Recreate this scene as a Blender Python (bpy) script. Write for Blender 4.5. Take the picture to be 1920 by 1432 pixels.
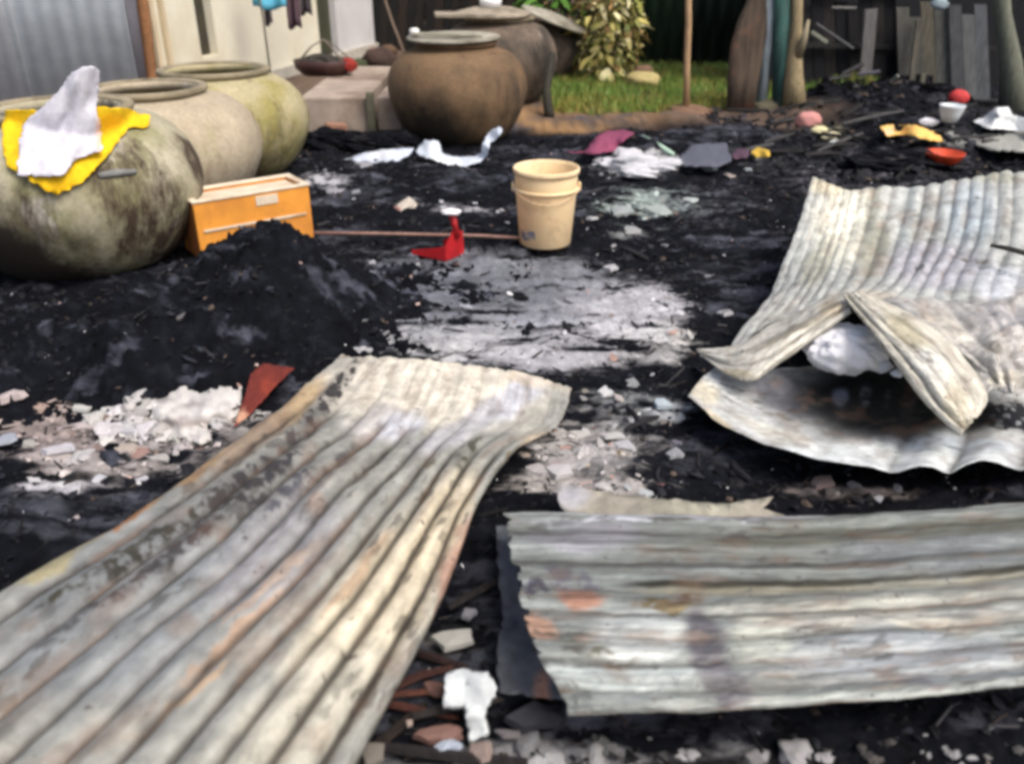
import bpy, bmesh, math, random
import numpy as np
from mathutils import Vector, Matrix, geometry
random.seed(7); np.random.seed(7)
SC = bpy.context.scene
for o in list(bpy.data.objects): bpy.data.objects.remove(o)
COL = SC.collection

# ------------------------------------------------------------ camera, sky, sun, exposure
PITCH, FPX, CH = math.radians(27.3), 1600.0, 1.35
cd = bpy.data.cameras.new('camera'); cam = bpy.data.objects.new('camera', cd); COL.objects.link(cam)
cd.sensor_width = 36; cd.lens = 36 * FPX / 1920; cd.clip_start = .02; cd.clip_end = 400
cam.location = (0, 0, CH); cam.rotation_euler = (math.pi / 2 - PITCH, 0, 0)
cd.dof.use_dof = True; cd.dof.focus_distance = 3.0; cd.dof.aperture_fstop = 2.2
SC.camera = cam
W = bpy.data.worlds.new('World'); SC.world = W; W.use_nodes = True
wn = W.node_tree; sky = wn.nodes.new('ShaderNodeTexSky'); sky.sky_type = 'NISHITA'; sky.sun_disc = False
SUN_EL, SUN_AZ = math.radians(56), math.radians(132)      # azimuth measured from +Y towards +X
sky.sun_elevation = SUN_EL; sky.sun_rotation = SUN_AZ; sky.air_density = .7; sky.dust_density = 6.0; sky.ozone_density = .6
bg = wn.nodes['Background']; bg.inputs['Strength'].default_value = .15
wn.links.new(sky.outputs[0], bg.inputs['Color'])
sl = bpy.data.lights.new('sun', 'SUN'); sl.energy = 1.5; sl.angle = math.radians(28); sl.color = (1, .97, .93)
so = bpy.data.objects.new('sun', sl); COL.objects.link(so)
sdir = Vector((math.sin(SUN_AZ) * math.cos(SUN_EL), math.cos(SUN_AZ) * math.cos(SUN_EL), math.sin(SUN_EL)))
so.rotation_euler = sdir.to_track_quat('Z', 'Y').to_euler()
SC.view_settings.view_transform = 'Standard'; SC.view_settings.look = 'None'
SC.view_settings.exposure = 0.45; SC.view_settings.gamma = 1; SC.view_settings.use_curve_mapping = False
SC.render.engine = 'CYCLES'
SC.cycles.filter_width = 3.5; SC.cycles.use_denoising = True; SC.cycles.max_bounces = 6

# ------------------------------------------------------------ layout aids: photograph pixel + height (or distance) -> world point
cp, sp = math.cos(PITCH), math.sin(PITCH)
FW = np.array([0, cp, -sp]); UP = np.array([0, sp, cp]); RT = np.array([1., 0, 0]); CAM = np.array([0, 0, CH])
def ray(x, y): return FW + RT * (x - 960) / FPX + UP * (716 - y) / FPX
def P(x, y, z=0.):
    r = ray(x, y); return CAM + r * ((z - CH) / r[2])
def PY(x, y, Y):
    r = ray(x, y); return CAM + r * (Y / r[1])
def project(pts):
    d = pts - CAM; dep = np.maximum(d @ FW, .05)
    return 960 + FPX * (d @ RT) / dep, 716 - FPX * (d @ UP) / dep
def lin(c, k=.92):
    c = np.array(c, float) / 255; return tuple((np.where(c <= .04045, c / 12.92, ((c + .055) / 1.055) ** 2.4) * k).tolist())

# ------------------------------------------------------------ noise
def _h(ix, iy, s):
    with np.errstate(over='ignore'):
        n = (ix.astype(np.uint32) * np.uint32(374761393) + iy.astype(np.uint32) * np.uint32(668265263) + np.uint32(s * 2246822 + 77))
        n = (n ^ (n >> np.uint32(13))) * np.uint32(1274126177)
        return ((n ^ (n >> np.uint32(16))) & np.uint32(0xffff)).astype(float) / 65535
def vn(x, y, s=0):
    x = np.asarray(x, float); y = np.asarray(y, float)
    ix = np.floor(x).astype(np.int64); iy = np.floor(y).astype(np.int64); fx = x - ix; fy = y - iy
    fx = fx * fx * (3 - 2 * fx); fy = fy * fy * (3 - 2 * fy)
    a = _h(ix, iy, s); b = _h(ix + 1, iy, s); c = _h(ix, iy + 1, s); d = _h(ix + 1, iy + 1, s)
    return (a * (1 - fx) + b * fx) * (1 - fy) + (c * (1 - fx) + d * fx) * fy
def fbm(x, y, s=0, o=4):
    t = 0; a = 1; n = 0
    for i in range(o):
        t = t + a * vn(x * 2 ** i, y * 2 ** i, s + i * 13); n += a; a *= .52
    return t / n
def sstep(a, b, x):
    t = np.clip((x - a) / (b - a), 0, 1); return t * t * (3 - 2 * t)

# ------------------------------------------------------------ objects
def tag(o, label=None, cat=None, group=None, kind=None):
    if label: o['label'] = label
    if cat: o['category'] = cat
    if group: o['group'] = group
    if kind: o['kind'] = kind
    return o
def link(o, parent=None):
    COL.objects.link(o)
    if parent is not None: o.parent = parent
    return o
def empty(name, loc, label, cat, group=None, rz=0):
    o = bpy.data.objects.new(name, None); o.location = loc; o.rotation_euler.z = rz; o.empty_display_size = .1
    link(o); bpy.context.view_layer.update(); return tag(o, label, cat, group)
def meshobj(name, V, F, m, parent=None, smooth=True, cols=None, colname='Col', uv=None):
    """V in world coordinates; when a parent is given the mesh is moved into its space"""
    V = np.asarray(V, float).reshape(-1, 3)
    me = bpy.data.meshes.new(name)
    if parent is not None:
        M = np.array(parent.matrix_world.inverted()); V = V @ M[:3, :3].T + M[:3, 3]
        org = np.zeros(3)
    else:
        org = np.array([V[:, 0].mean(), V[:, 1].mean(), V[:, 2].min()]); V = V - org
    F = F.tolist() if isinstance(F, np.ndarray) else F
    me.from_pydata(V.tolist(), [], F)
    if cols is not None:
        c = np.ones((len(V), 4)); c[:, :3] = np.clip(np.asarray(cols)[:, :3], 0, 1)
        if np.asarray(cols).shape[1] > 3: c[:, 3] = np.asarray(cols)[:, 3]
        at = me.color_attributes.new(colname, 'FLOAT_COLOR', 'POINT'); at.data.foreach_set('color', c.ravel())
    if smooth: me.polygons.foreach_set('use_smooth', [True] * len(me.polygons))
    me.materials.append(m); me.update()
    o = bpy.data.objects.new(name, me); o.location = org.tolist()
    return link(o, parent)
def solid(o, t, off=-1):
    m = o.modifiers.new('thick', 'SOLIDIFY'); m.thickness = t; m.offset = off; return o

# ------------------------------------------------------------ materials
def newmat(name):
    m = bpy.data.materials.new(name); m.use_nodes = True; nt = m.node_tree; b = nt.nodes['Principled BSDF']; return m, nt, b
def nz(nt, scale, detail=4, rough=.55, coord='Object', stretch=None):
    tc = nt.nodes.new('ShaderNodeTexCoord'); src = tc.outputs[coord]
    if stretch:
        mp = nt.nodes.new('ShaderNodeMapping'); mp.inputs['Scale'].default_value = stretch; nt.links.new(src, mp.inputs[0]); src = mp.outputs[0]
    n = nt.nodes.new('ShaderNodeTexNoise'); n.inputs['Scale'].default_value = scale; n.inputs['Detail'].default_value = detail
    n.inputs['Roughness'].default_value = rough; nt.links.new(src, n.inputs['Vector']); return n.outputs['Fac']
def ramp(nt, fac, stops):
    r = nt.nodes.new('ShaderNodeValToRGB'); nt.links.new(fac, r.inputs[0]); e = r.color_ramp.elements
    while len(e) < len(stops): e.new(.5)
    for i, (p, c) in enumerate(stops): e[i].position = p; e[i].color = (*c[:3], 1) if len(c) >= 3 else (c[0],) * 3 + (1,)
    return r.outputs[0]
def mix(nt, fac, a, b, mode='MIX'):
    x = nt.nodes.new('ShaderNodeMix'); x.data_type = 'RGBA'; x.blend_type = mode
    for s, v in ((x.inputs[0], fac), (x.inputs[6], a), (x.inputs[7], b)):
        if hasattr(v, 'links') or isinstance(v, bpy.types.NodeSocket): nt.links.new(v, s)
        else: s.default_value = v if isinstance(v, (int, float)) else (*v[:3], 1)
    return x.outputs[2]
def bump(nt, b, h, strength, dist):
    n = nt.nodes.new('ShaderNodeBump'); n.inputs['Strength'].default_value = strength; n.inputs['Distance'].default_value = dist
    nt.links.new(h, n.inputs['Height']); nt.links.new(n.outputs[0], b.inputs['Normal'])
def attr(nt, name='Col'):
    a = nt.nodes.new('ShaderNodeAttribute'); a.attribute_name = name; return a
def m_plain(name, c, rough=.7, var=.25, scale=12, metal=0, bmp=.15, dirt=None, stretch=None, sss=0):
    m, nt, b = newmat(name); f = nz(nt, scale, 5, stretch=stretch)
    c = np.array(c); col = ramp(nt, f, [(.3, tuple(c * (1 - var))), (.7, tuple(np.minimum(c * (1 + var * .6), .9)))])
    if dirt:
        f2 = nz(nt, scale * .35, 6, .65); f3 = ramp(nt, f2, [(.5, (0, 0, 0)), (.68, (1, 1, 1))]); col = mix(nt, f3, col, dirt)
    nt.links.new(col, b.inputs['Base Color']); b.inputs['Roughness'].default_value = rough; b.inputs['Metallic'].default_value = metal
    if bmp: bump(nt, b, nz(nt, scale * 5, 4, stretch=stretch), bmp, .01)
    return m
def m_attr(name, rough=.6, metal=0., lo=.72, hi=1.15, scale=30, bmp=.2, spots=None, stretch=None, bdist=.004):
    m, nt, b = newmat(name); a = attr(nt); b.inputs['Specular IOR Level'].default_value = .5 if metal else .3
    f = nz(nt, scale, 6, .65, stretch=stretch); g = ramp(nt, f, [(.3, (lo,) * 3), (.7, (hi,) * 3)])
    col = mix(nt, 1.0, a.outputs['Color'], g, 'MULTIPLY')
    if spots:
        s = nz(nt, spots[0], 5, .7); col = mix(nt, ramp(nt, s, [(spots[1], (0, 0, 0)), (spots[1] + .06, (1, 1, 1))]), col, spots[2])
    nt.links.new(col, b.inputs['Base Color']); b.inputs['Roughness'].default_value = rough; b.inputs['Metallic'].default_value = metal
    if bmp: bump(nt, b, nz(nt, scale * 3, 5, .7), bmp, bdist)
    return m
def m_objcol(name, rough=.75, var=.3, scale=40):
    m, nt, b = newmat(name); oi = nt.nodes.new('ShaderNodeObjectInfo')
    f = nz(nt, scale, 4, .6); g = ramp(nt, f, [(.3, (1 - var,) * 3), (.7, (1.1,) * 3)])
    nt.links.new(mix(nt, 1., oi.outputs['Color'], g, 'MULTIPLY'), b.inputs['Base Color']); b.inputs['Roughness'].default_value = rough
    bump(nt, b, nz(nt, scale * 2, 4), .3, .003); return m

# ground: charcoal crust with ash where 'Col' alpha (coverage) beats a fine noise
def m_ground():
    m, nt, b = newmat('burnt_ground'); a = attr(nt)
    ch = ramp(nt, nz(nt, 9, 8, .7), [(.32, (.0015, .0019, .0028)), (.54, (.0046, .0056, .0086)), (.78, (.019, .021, .029))])
    base = mix(nt, 1., ch, attr(nt, 'Tint').outputs['Color'], 'ADD')
    n1 = nz(nt, 11, 9, .6, stretch=(.55, 1.6, 1))
    add = nt.nodes.new('ShaderNodeMath'); add.operation = 'MULTIPLY_ADD'; nt.links.new(n1, add.inputs[0]); add.inputs[1].default_value = 1.7; nt.links.new(a.outputs['Alpha'], add.inputs[2])
    f = ramp(nt, add.outputs[0], [(.0, (0, 0, 0)), (.999, (0, 0, 0))]); r = nt.nodes.new('ShaderNodeMapRange'); r.interpolation_type = 'SMOOTHSTEP'
    r.inputs['From Min'].default_value = 1.02; r.inputs['From Max'].default_value = 1.62; nt.links.new(add.outputs[0], r.inputs['Value'])
    ashv = ramp(nt, nz(nt, 35, 7, .7), [(.3, (.66,) * 3), (.65, (1.12,) * 3)])
    ashv = mix(nt, 1., ashv, ramp(nt, nz(nt, 3.5, 5, .6, stretch=(.5, 1.8, 1)), [(.35, (.55,) * 3), (.6, (1.05,) * 3)]), 'MULTIPLY')
    ash = mix(nt, 1., a.outputs['Color'], ashv, 'MULTIPLY')
    nt.links.new(mix(nt, r.outputs[0], base, ash), b.inputs['Base Color'])
    b.inputs['Roughness'].default_value = .9; b.inputs['Specular IOR Level'].default_value = .1
    bump(nt, b, nz(nt, 60, 7, .75), .7, .012); return m
M = {}
M['ground'] = m_ground()
M['chips'] = m_attr('debris', .75, 0, .6, 1.25, 60, .3)
M['zinc'] = m_attr('burnt_zinc', .55, .15, .62, 1.2, 16, .3, spots=(34, .63, (.07, .06, .055)))
M['zinc2'] = m_attr('burnt_zinc_weathered', .55, .2, .6, 1.2, 22, .3, spots=(62, .61, (.06, .055, .05)), stretch=(.3, 4, 1))
M['frag'] = m_objcol('fragment', .8, .5, 55)
M['cloth'] = m_attr('cloth', .85, 0, .85, 1.08, 25, .2)
M['leaf'] = m_attr('leaf', .5, 0, .7, 1.2, 30, .1)
M['wood'] = m_plain('weathered_wood', (.3, .22, .15), .85, .4, 9, stretch=(6, 6, .6))
M['charwood'] = m_attr('charred_wood', .8, 0, .5, 1.3, 14, .6, stretch=(5, 5, .5), bdist=.01)
M['objwood'] = m_objcol('painted_wood', .75, .4, 14)

# ------------------------------------------------------------ terrain
def gh(x, y):
    near = np.clip(1.4 - y / 12, .2, 1)
    h = .035 * (fbm(x * 1.3, y * 1.3, 3, 3) - .5) + near * (05e-2 * (fbm(x * 7, y * 7, 9, 4) - .5) + .03 * np.abs(fbm(x * 26, y * 26, 5, 3) - .5) * 2)
    for cx, cy, s, a in MOUNDS: h = h + a * np.exp(-((x - cx) ** 2 + (y - cy) ** 2) / (2 * s * s)) * (.7 + .6 * fbm(x * 9, y * 9, 21, 3))
    return h - .02
MOUNDS = []
for px, py, s, a in [(1700, 270, .35, .16), (1400, 260, .3, .1), (1640, 200, .5, .22), (1560, 235, .3, .14), (1830, 250, .4, .15), (780, 330, .3, .07), (650, 330, .25, .06),
                     (1180, 275, .3, .1), (1250, 235, .3, .12), (900, 360, .3, .05), (1200, 950, .15, .04), (980, 640, .3, .015)]:
    q = P(px, py); MOUNDS.append((q[0], q[1], s, a))
def onG(px, py):
    z = 0.
    for _ in range(4):
        q = P(px, py, z); z = float(gh(q[0], q[1]))
    return np.array([q[0], q[1], z])

# ash regions: (px, py, rx, ry, coverage, colour) given where they lie in the photograph, evaluated per ground point
ASH = [(900, 570, 315, 118, .8, (138, 142, 151)), (760, 545, 150, 70, .7, (110, 114, 126)), (1000, 530, 190, 66, .72, (122, 125, 130)), (820, 640, 220, 36, .9, (222, 223, 222)), (900, 600, 180, 40, .85, (172, 175, 182)),
       (1040, 655, 210, 46, .8, (200, 200, 204)), (1175, 585, 120, 58, .85, (216, 216, 220)), (1225, 640, 80, 44, .8, (200, 200, 196)),
       (330, 768, 180, 68, 1., (218, 216, 212)), (200, 840, 260, 62, .62, (190, 180, 178)), (60, 790, 130, 60, .6, (175, 160, 152)), (230, 870, 200, 30, .5, (180, 178, 174)), (140, 910, 110, 18, .55, (205, 205, 210)),
       (1100, 840, 140, 80, .62, (190, 188, 186)), (1110, 905, 190, 26, .62, (200, 195, 190)), (1220, 760, 120, 50, .42, (190, 195, 198)),
       (1195, 305, 95, 26, .75, (222, 224, 226)), (1215, 385, 110, 34, .55, (175, 190, 185)), (1330, 380, 110, 45, .38, (110, 112, 122)), (1370, 300, 130, 25, .35, (120, 125, 130)),
       (612, 342, 60, 22, .55, (190, 192, 200)), (780, 385, 60, 12, .35, (190, 190, 195)), (870, 395, 70, 12, .36, (190, 190, 195)), (1180, 435, 40, 12, .4, (190, 195, 195)),
       (1850, 255, 120, 28, .6, (150, 152, 148)), (1560, 245, 40, 18, .45, (180, 178, 150)), (1640, 320, 240, 60, .36, (105, 105, 112)), (1000, 1420, 500, 40, .4, (170, 170, 172)),
       (560, 545, 120, 12, .2, (150, 150, 150)), (850, 300, 120, 20, .25, (120, 120, 130)), (1580, 930, 160, 20, .4, (190, 180, 175)), (850, 1200, 70, 30, .3, (170, 168, 160))]
DARK = [(1130, 655, 110, 6, .5), (1160, 640, 60, 6, .4), (930, 585, 60, 5, .5), (870, 535, 25, 8, .5), (970, 555, 22, 10, .5), (830, 605, 120, 6, .35), (660, 600, 70, 16, .35), (1010, 635, 80, 4, .35), (1210, 610, 40, 6, .4)]
def cover(V):
    px, py = project(V); cov = np.zeros(len(V)); col = np.zeros((len(V), 3)); wt = np.full(len(V), 1e-4)
    wx = 60 * (fbm(V[:, 0] * 5, V[:, 1] * 5, 31) - .5); wy = 34 * (fbm(V[:, 0] * 5, V[:, 1] * 5, 47) - .5)
    ok = (V[:, 1] > .5)
    hole = .42 * sstep(.56, .68, fbm(V[:, 0] * 5, V[:, 1] * 13, 171, 5))
    for cx, cy, rx, ry, s, c in ASH:
        d = np.sqrt(((px + wx - cx) / rx) ** 2 + ((py + wy - cy) / ry) ** 2); w = (1 - sstep(.45, 1.35, d)) * ok
        cov = np.maximum(cov, w * s); w = w * s; col += w[:, None] * np.array(lin(c)); wt += w
    cov = cov - hole
    for cx, cy, rx, ry, s in DARK:
        d = np.sqrt(((px + wx * .3 - cx) / rx) ** 2 + ((py + wy * .3 - cy) / ry) ** 2); cov = cov - 1.5 * s * (1 - sstep(.5, 1.2, d))
    col = col / wt[:, None]; col = np.where(wt[:, None] < .01, np.array(lin((96, 99, 110))), col)
    dust = .42 * sstep(.5, .68, fbm(V[:, 0] * 3.1, V[:, 1] * 5.5, 141, 5)); k = (dust > cov); lo = wt < .12; cov = np.where(lo, np.maximum(cov, dust), cov); col = np.where((lo & k)[:, None], np.array(lin((92, 95, 106))), col)
    return np.clip(cov, -.2, 1), col
def axis(a0, a1, d, far):
    c = list(np.arange(a0, a1 + 1e-6, d)); s = d
    lo = [a0]; hi = [a1]
    while hi[-1] < far: s *= 1.35; hi.append(hi[-1] + s); lo.append(lo[-1] - s)
    return np.array(lo[1:][::-1] + c + hi[1:])
ax = axis(-3.2, 3.6, .016, 60); ay = axis(.75, 6.6, .014, 60)
XX, YY = np.meshgrid(ax, ay); X = XX.ravel(); Y = YY.ravel(); Z = gh(X, Y)
Vg = np.stack([X, Y, Z], 1); nx, ny = len(ax), len(ay)
ii = np.arange(nx * ny).reshape(ny, nx); Fg = np.stack([ii[:-1, :-1], ii[:-1, 1:], ii[1:, 1:], ii[1:, :-1]], -1).reshape(-1, 4)
cov, acol = cover(Vg)
g = meshobj('ground', Vg, Fg, M['ground'], cols=np.concatenate([acol, cov[:, None]], 1)); tag(g, kind='structure')
# soil tint: brown dirt strip and soil under the grass at the back
wob = .9 * (fbm(X * 1.2, Y * 1.2, 61) - .5)
back = sstep(6.75, 7.25, Y + wob) * (1 - sstep(2.3, 2.9, X + wob * .8))
sand = sstep(.45, .6, fbm(X * 4, Y * 4, 71)) * (1 - sstep(.3, 1.2, np.abs(X - .4)))
tint = back[:, None] * (np.array([.12, .085, .06]) * (.55 + .9 * fbm(X * 12, Y * 12, 8))[:, None] + sand[:, None] * np.array([.16, .085, .02]))
tc = np.ones((len(X), 4)); tc[:, :3] = tint
at = g.data.color_attributes.new('Tint', 'FLOAT_COLOR', 'POINT'); at.data.foreach_set('color', tc.ravel())

# ------------------------------------------------------------ black ash heap (ridge in front of the orange box)
CREST = [(500, 430, 3.32, .17), (560, 462, 3.3, .17), (604, 500, 3.28, .085), (430, 478, 3.25, .17), (360, 520, 3.18, .17), (270, 545, 3.05, .2), (180, 585, 2.95, .21), (90, 630, 2.82, .21), (20, 675, 2.7, .2), (250, 605, 2.8, .16), (480, 520, 3.05, .18), (380, 590, 2.85, .16), (550, 565, 3.0, .12)]
CR = [(PY(a, b, c), s) for a, b, c, s in CREST]
def heap_h(x, y):
    h = np.full(np.shape(x), -.08)
    for q, s in CR:
        d = np.sqrt((x - q[0]) ** 2 + (y - q[1]) ** 2); h = np.maximum(h, (q[2] + .07) * np.exp(-(d / (s * 1.6)) ** 2 * .95) - .04)
    return h
hx, hy = np.meshgrid(np.arange(-2.5, .1, .012), np.arange(2.1, 3.9, .012)); x = hx.ravel(); y = hy.ravel()
hz = heap_h(x, y)
for _ in range(3):                                   # soften the ridge where bumps meet
    a = hz.reshape(hx.shape); b = a.copy(); b[3:-3, 3:-3] = (a[3:-3, 3:-3] * 2 + a[:-6, 3:-3] + a[6:, 3:-3] + a[3:-3, :-6] + a[3:-3, 6:]) / 6; hz = b.ravel()
hz = hz + .09 * (fbm(x * 10, y * 10, 4, 5) - .5) + .05 * np.abs(fbm(x * 30, y * 30, 6, 3) - .5) * 2
keep = hz > gh(x, y) - .03
idx = -np.ones(len(x), int); idx[keep] = np.arange(keep.sum())
ii = np.arange(len(x)).reshape(hx.shape); F = np.stack([ii[:-1, :-1], ii[:-1, 1:], ii[1:, 1:], ii[1:, :-1]], -1).reshape(-1, 4)
F = F[keep[F].all(1)]
HV = np.stack([x, y, hz], 1)[keep]
cols = np.zeros((len(HV), 4)); cols[:, :3] = lin((84, 88, 100)); cols[:, 3] = -.05 + .5 * sstep(.45, .7, fbm(HV[:, 0] * 9, HV[:, 1] * 9, 12, 5))
ho = meshobj('ash_heap', HV, idx[F], M['ground'], cols=cols)
tag(ho, 'long heap of black ash in front of the orange box', 'ash heap')
HGRID = hz.reshape(hx.shape).copy()
def heap_s(x, y):
    i = np.clip(np.round((np.asarray(x) + 2.5) / .012).astype(int), 0, HGRID.shape[1] - 1); j = np.clip(np.round((np.asarray(y) - 2.1) / .012).astype(int), 0, HGRID.shape[0] - 1)
    inside = (np.asarray(x) > -2.5) & (np.asarray(x) < .1) & (np.asarray(y) > 2.1) & (np.asarray(y) < 3.9); return np.where(inside, HGRID[j, i], -1.)
def top_h(x, y): return np.maximum(gh(x, y), heap_s(x, y))

# ------------------------------------------------------------ loose small stuff
def scatter(name, n, fpos, fsize, fcol, label, seed, flat=(.25, .8), zf=top_h, cat='debris'):
    rs = np.random.RandomState(seed)
    p = fpos(rs, n); n = len(p); s = fsize(rs, n, p); c = fcol(rs, n, p)
    T = np.array([[1, 0, 0], [.3, .9, 0], [-.8, .5, 0], [-.6, -.7, 0], [.5, -.8, 0], [.1, .1, .8], [0, 0, -.5]])
    TF = np.array([[0, 1, 5], [1, 2, 5], [2, 3, 5], [3, 4, 5], [4, 0, 5], [1, 0, 6], [2, 1, 6], [3, 2, 6], [4, 3, 6], [0, 4, 6]])
    V = np.repeat(T[None], n, 0) * rs.uniform(.55, 1.25, (n, 7, 3)); V[:, :, 0] *= rs.uniform(.8, 1.9, (n, 1)); V[:, :, 2] *= rs.uniform(*flat, (n, 1))
    e = rs.normal(0, .35, (n, 2)); a = rs.uniform(0, 6.28, n); ca, sa = np.cos(a)[:, None], np.sin(a)[:, None]
    xx = V[:, :, 0] * ca - V[:, :, 1] * sa; yy = V[:, :, 0] * sa + V[:, :, 1] * ca; zz = V[:, :, 2] + xx * e[:, :1] + yy * e[:, 1:]
    V = np.stack([xx, yy, zz], -1) * s[:, None, None] * .5
    V += np.stack([p[:, 0], p[:, 1], zf(p[:, 0], p[:, 1]) + s * .12], 1)[:, None]
    F = (TF[None] + (np.arange(n) * 7)[:, None, None]).reshape(-1, 3)
    o = meshobj(name, V.reshape(-1, 3), F, M['chips'], smooth=False, cols=np.repeat(c, 7, 0))
    return tag(o, label, cat, kind='stuff')
def pos_screen(x0, x1, y0, y1):
    def f(rs, n):
        px = rs.uniform(x0, x1, n); py = rs.uniform(y0, y1, n)
        d = FW[None] + RT[None] * ((px - 960) / FPX)[:, None] + UP[None] * ((716 - py) / FPX)[:, None]; t = -CH / d[:, 2]
        return (CAM + d * t[:, None])[:, :2]
    return f
def charcol(rs, n, p):
    b = .002 + .02 * rs.rand(n) ** 2.5; c = np.stack([b * .9, b, b * 1.5], 1); k = rs.rand(n) < .06; c[k] = np.array([.06, .045, .035]) * rs.uniform(.5, 1.5, (k.sum(), 1)); return c
def chipk(p):
    c, _ = cover(np.concatenate([p, np.zeros((len(p), 1))], 1)); return np.where(c > .45, .35, 1.)
def world_pos(x0, x1, y0, y1, ymaxdirt=6.9):
    def f(rs, n):
        p = np.stack([rs.uniform(x0, x1, n), y0 + (y1 - y0) * rs.rand(n) ** 1.3], 1); return p
    return f
scatter('charcoal_debris', 30000, world_pos(-3, 3.5, .8, 6.9), lambda rs, n, p: np.clip(rs.lognormal(-4.5, .6, n) * chipk(p), .004, .05), charcol, 'small lumps of charcoal covering the burnt ground', 1)
scatter('distant_charcoal_debris', 3500, world_pos(1.6, 5.2, 5.5, 9), lambda rs, n, p: np.clip(rs.lognormal(-3.5, .55, n), .01, .12), charcol, 'coarse charcoal lumps before the charred plank wall', 2)
def scatter_slivers(name, n, x0, x1, y0, y1, label, seed):
    rs = np.random.RandomState(seed); x = rs.uniform(x0, x1, n); y = y0 + (y1 - y0) * rs.rand(n) ** 1.25; a = rs.uniform(0, 3.14, n); L = np.clip(rs.lognormal(-3.5, .5, n), .012, .12) / 2; w = L * rs.uniform(.05, .22, n)
    e = rs.normal(0, .18, n); ca, sa = np.cos(a), np.sin(a); z = top_h(x, y) + .004
    B = np.stack([[-1, -1, 0], [1, -.6, 0], [1, .6, 0], [-1, 1, 0], [-.9, 0, .9], [.95, .1, .7]]).astype(float); V = np.zeros((n, 6, 3))
    for k in range(6):
        lx = B[k, 0] * L * rs.uniform(.8, 1.1, n); ly = B[k, 1] * w * rs.uniform(.6, 1.2, n); V[:, k] = np.stack([x + lx * ca - ly * sa, y + lx * sa + ly * ca, z + B[k, 2] * w + lx * e], 1)
    F = (np.array([[0, 1, 5], [0, 5, 4], [3, 4, 5], [3, 5, 2], [0, 4, 3], [1, 2, 5], [0, 3, 2], [0, 2, 1]])[None] + (np.arange(n) * 6)[:, None, None]).reshape(-1, 3)
    v = .003 + .05 * rs.rand(n) ** 3; c = np.stack([v, v * .98, v * 1.08], 1); k = rs.rand(n) < .1; c[k] *= np.array([1.6, 1.1, .8])
    return tag(meshobj(name, V.reshape(-1, 3), F, M['chips'], smooth=False, cols=np.repeat(c, 6, 0)), label, 'debris', kind='stuff')
scatter_slivers('charred_splinters', 5000, -2.8, 3.3, .85, 6.8, 'thin charred splinters strewn over the burnt ground', 41)
def pos_cov(th, x0=-2.6, x1=2.6, y0=.85, y1=6.5):
    def f(rs, n):
        p = np.stack([rs.uniform(x0, x1, n * 12), y0 + (y1 - y0) * rs.rand(n * 12) ** 1.2], 1)
        c, _ = cover(np.concatenate([p, np.zeros((len(p), 1))], 1)); qx, qy = project(np.concatenate([p, np.zeros((len(p), 1))], 1)); mn = ((qx - 930) / 330) ** 2 + ((qy - 590) / 115) ** 2 < 1; c = np.where(c < .44, 0, c); k = rs.rand(len(p)) < np.clip((c - th), 0, 1) * 1.6 * np.where(mn, .12, 1)
        p = p[k]; p = p[heap_s(p[:, 0], p[:, 1]) < gh(p[:, 0], p[:, 1]) + .02]; return p[:n]
    return f
def ashc(rs, n, p):
    _, c = cover(np.concatenate([p, np.zeros((len(p), 1))], 1)); c = c * rs.uniform(.45, 1.25, (n, 1))
    k = rs.rand(n) < .07; c[k] = np.array(lin((175, 145, 132))) * rs.uniform(.5, 1.1, (k.sum(), 1)); return c
scatter('ash_flakes', 5200, pos_cov(.3), lambda rs, n, p: np.clip(rs.lognormal(-4.35, .6, n), .004, .045), ashc, 'pale ash flakes and plaster crumbs on the black ground', 3, (.12, .4))
def speck(rs, n, p):
    v = rs.uniform(.25, .8, (n, 1)); c = v * np.array([[1, 1, 1.02]]); k = rs.rand(n) < .2; c[k] *= np.array([1, .75, .65]); return c
scatter('white_specks', 900, world_pos(-2.6, 3, .9, 6.6), lambda rs, n, p: np.clip(rs.lognormal(-4.7, .45, n), .004, .03), speck, 'scattered tiny white specks over black ash', 4, (.15, .6))

# ------------------------------------------------------------ surfaces from control grids (corrugated sheets)
def cr(Gd, t, axis):
    Gd = np.moveaxis(Gd, axis, 0); n = len(Gd); t = np.clip(t, 0, 1) * (n - 1); i = np.minimum(t.astype(int), n - 2); f = (t - i).reshape((-1,) + (1,) * (Gd.ndim - 1))
    p0 = Gd[np.maximum(i - 1, 0)]; p1 = Gd[i]; p2 = Gd[i + 1]; p3 = Gd[np.minimum(i + 2, n - 1)]
    r = .5 * (2 * p1 + (p2 - p0) * f + (2 * p0 - 5 * p1 + 4 * p2 - p3) * f * f + (3 * p1 - p0 - 3 * p2 + p3) * f ** 3)
    return np.moveaxis(r, 0, axis)
def blobs(px, py, base, bl, seed=0, warp=40, ws=90):
    c = np.tile(np.array(lin(base)), (len(px), 1))
    wx = warp * (fbm(px / ws, py / ws, seed + 100, 5) - .5) * 2; wy = warp * (fbm(px / ws, py / ws, seed + 200, 5) - .5) * 2
    for b in bl:
        cx, cy, rx, ry, ang, co = b[:6]; s = b[6] if len(b) > 6 else .85
        a = math.radians(ang); dx = px + wx - cx; dy = py + wy - cy
        u = (dx * math.cos(a) + dy * math.sin(a)) / rx; v = (-dx * math.sin(a) + dy * math.cos(a)) / ry
        w = (1 - sstep(.5, 1.15, np.sqrt(u * u + v * v))) * s
        if sum(co) < 345 and s < .97: w = np.clip(w * (.35 + 1.3 * sstep(.38, .62, fbm(px / 13, py / 9, seed + 300, 5))), 0, 1)
        c = c * (1 - w[:, None]) + np.array(lin(co)) * w[:, None]
    return c
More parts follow.
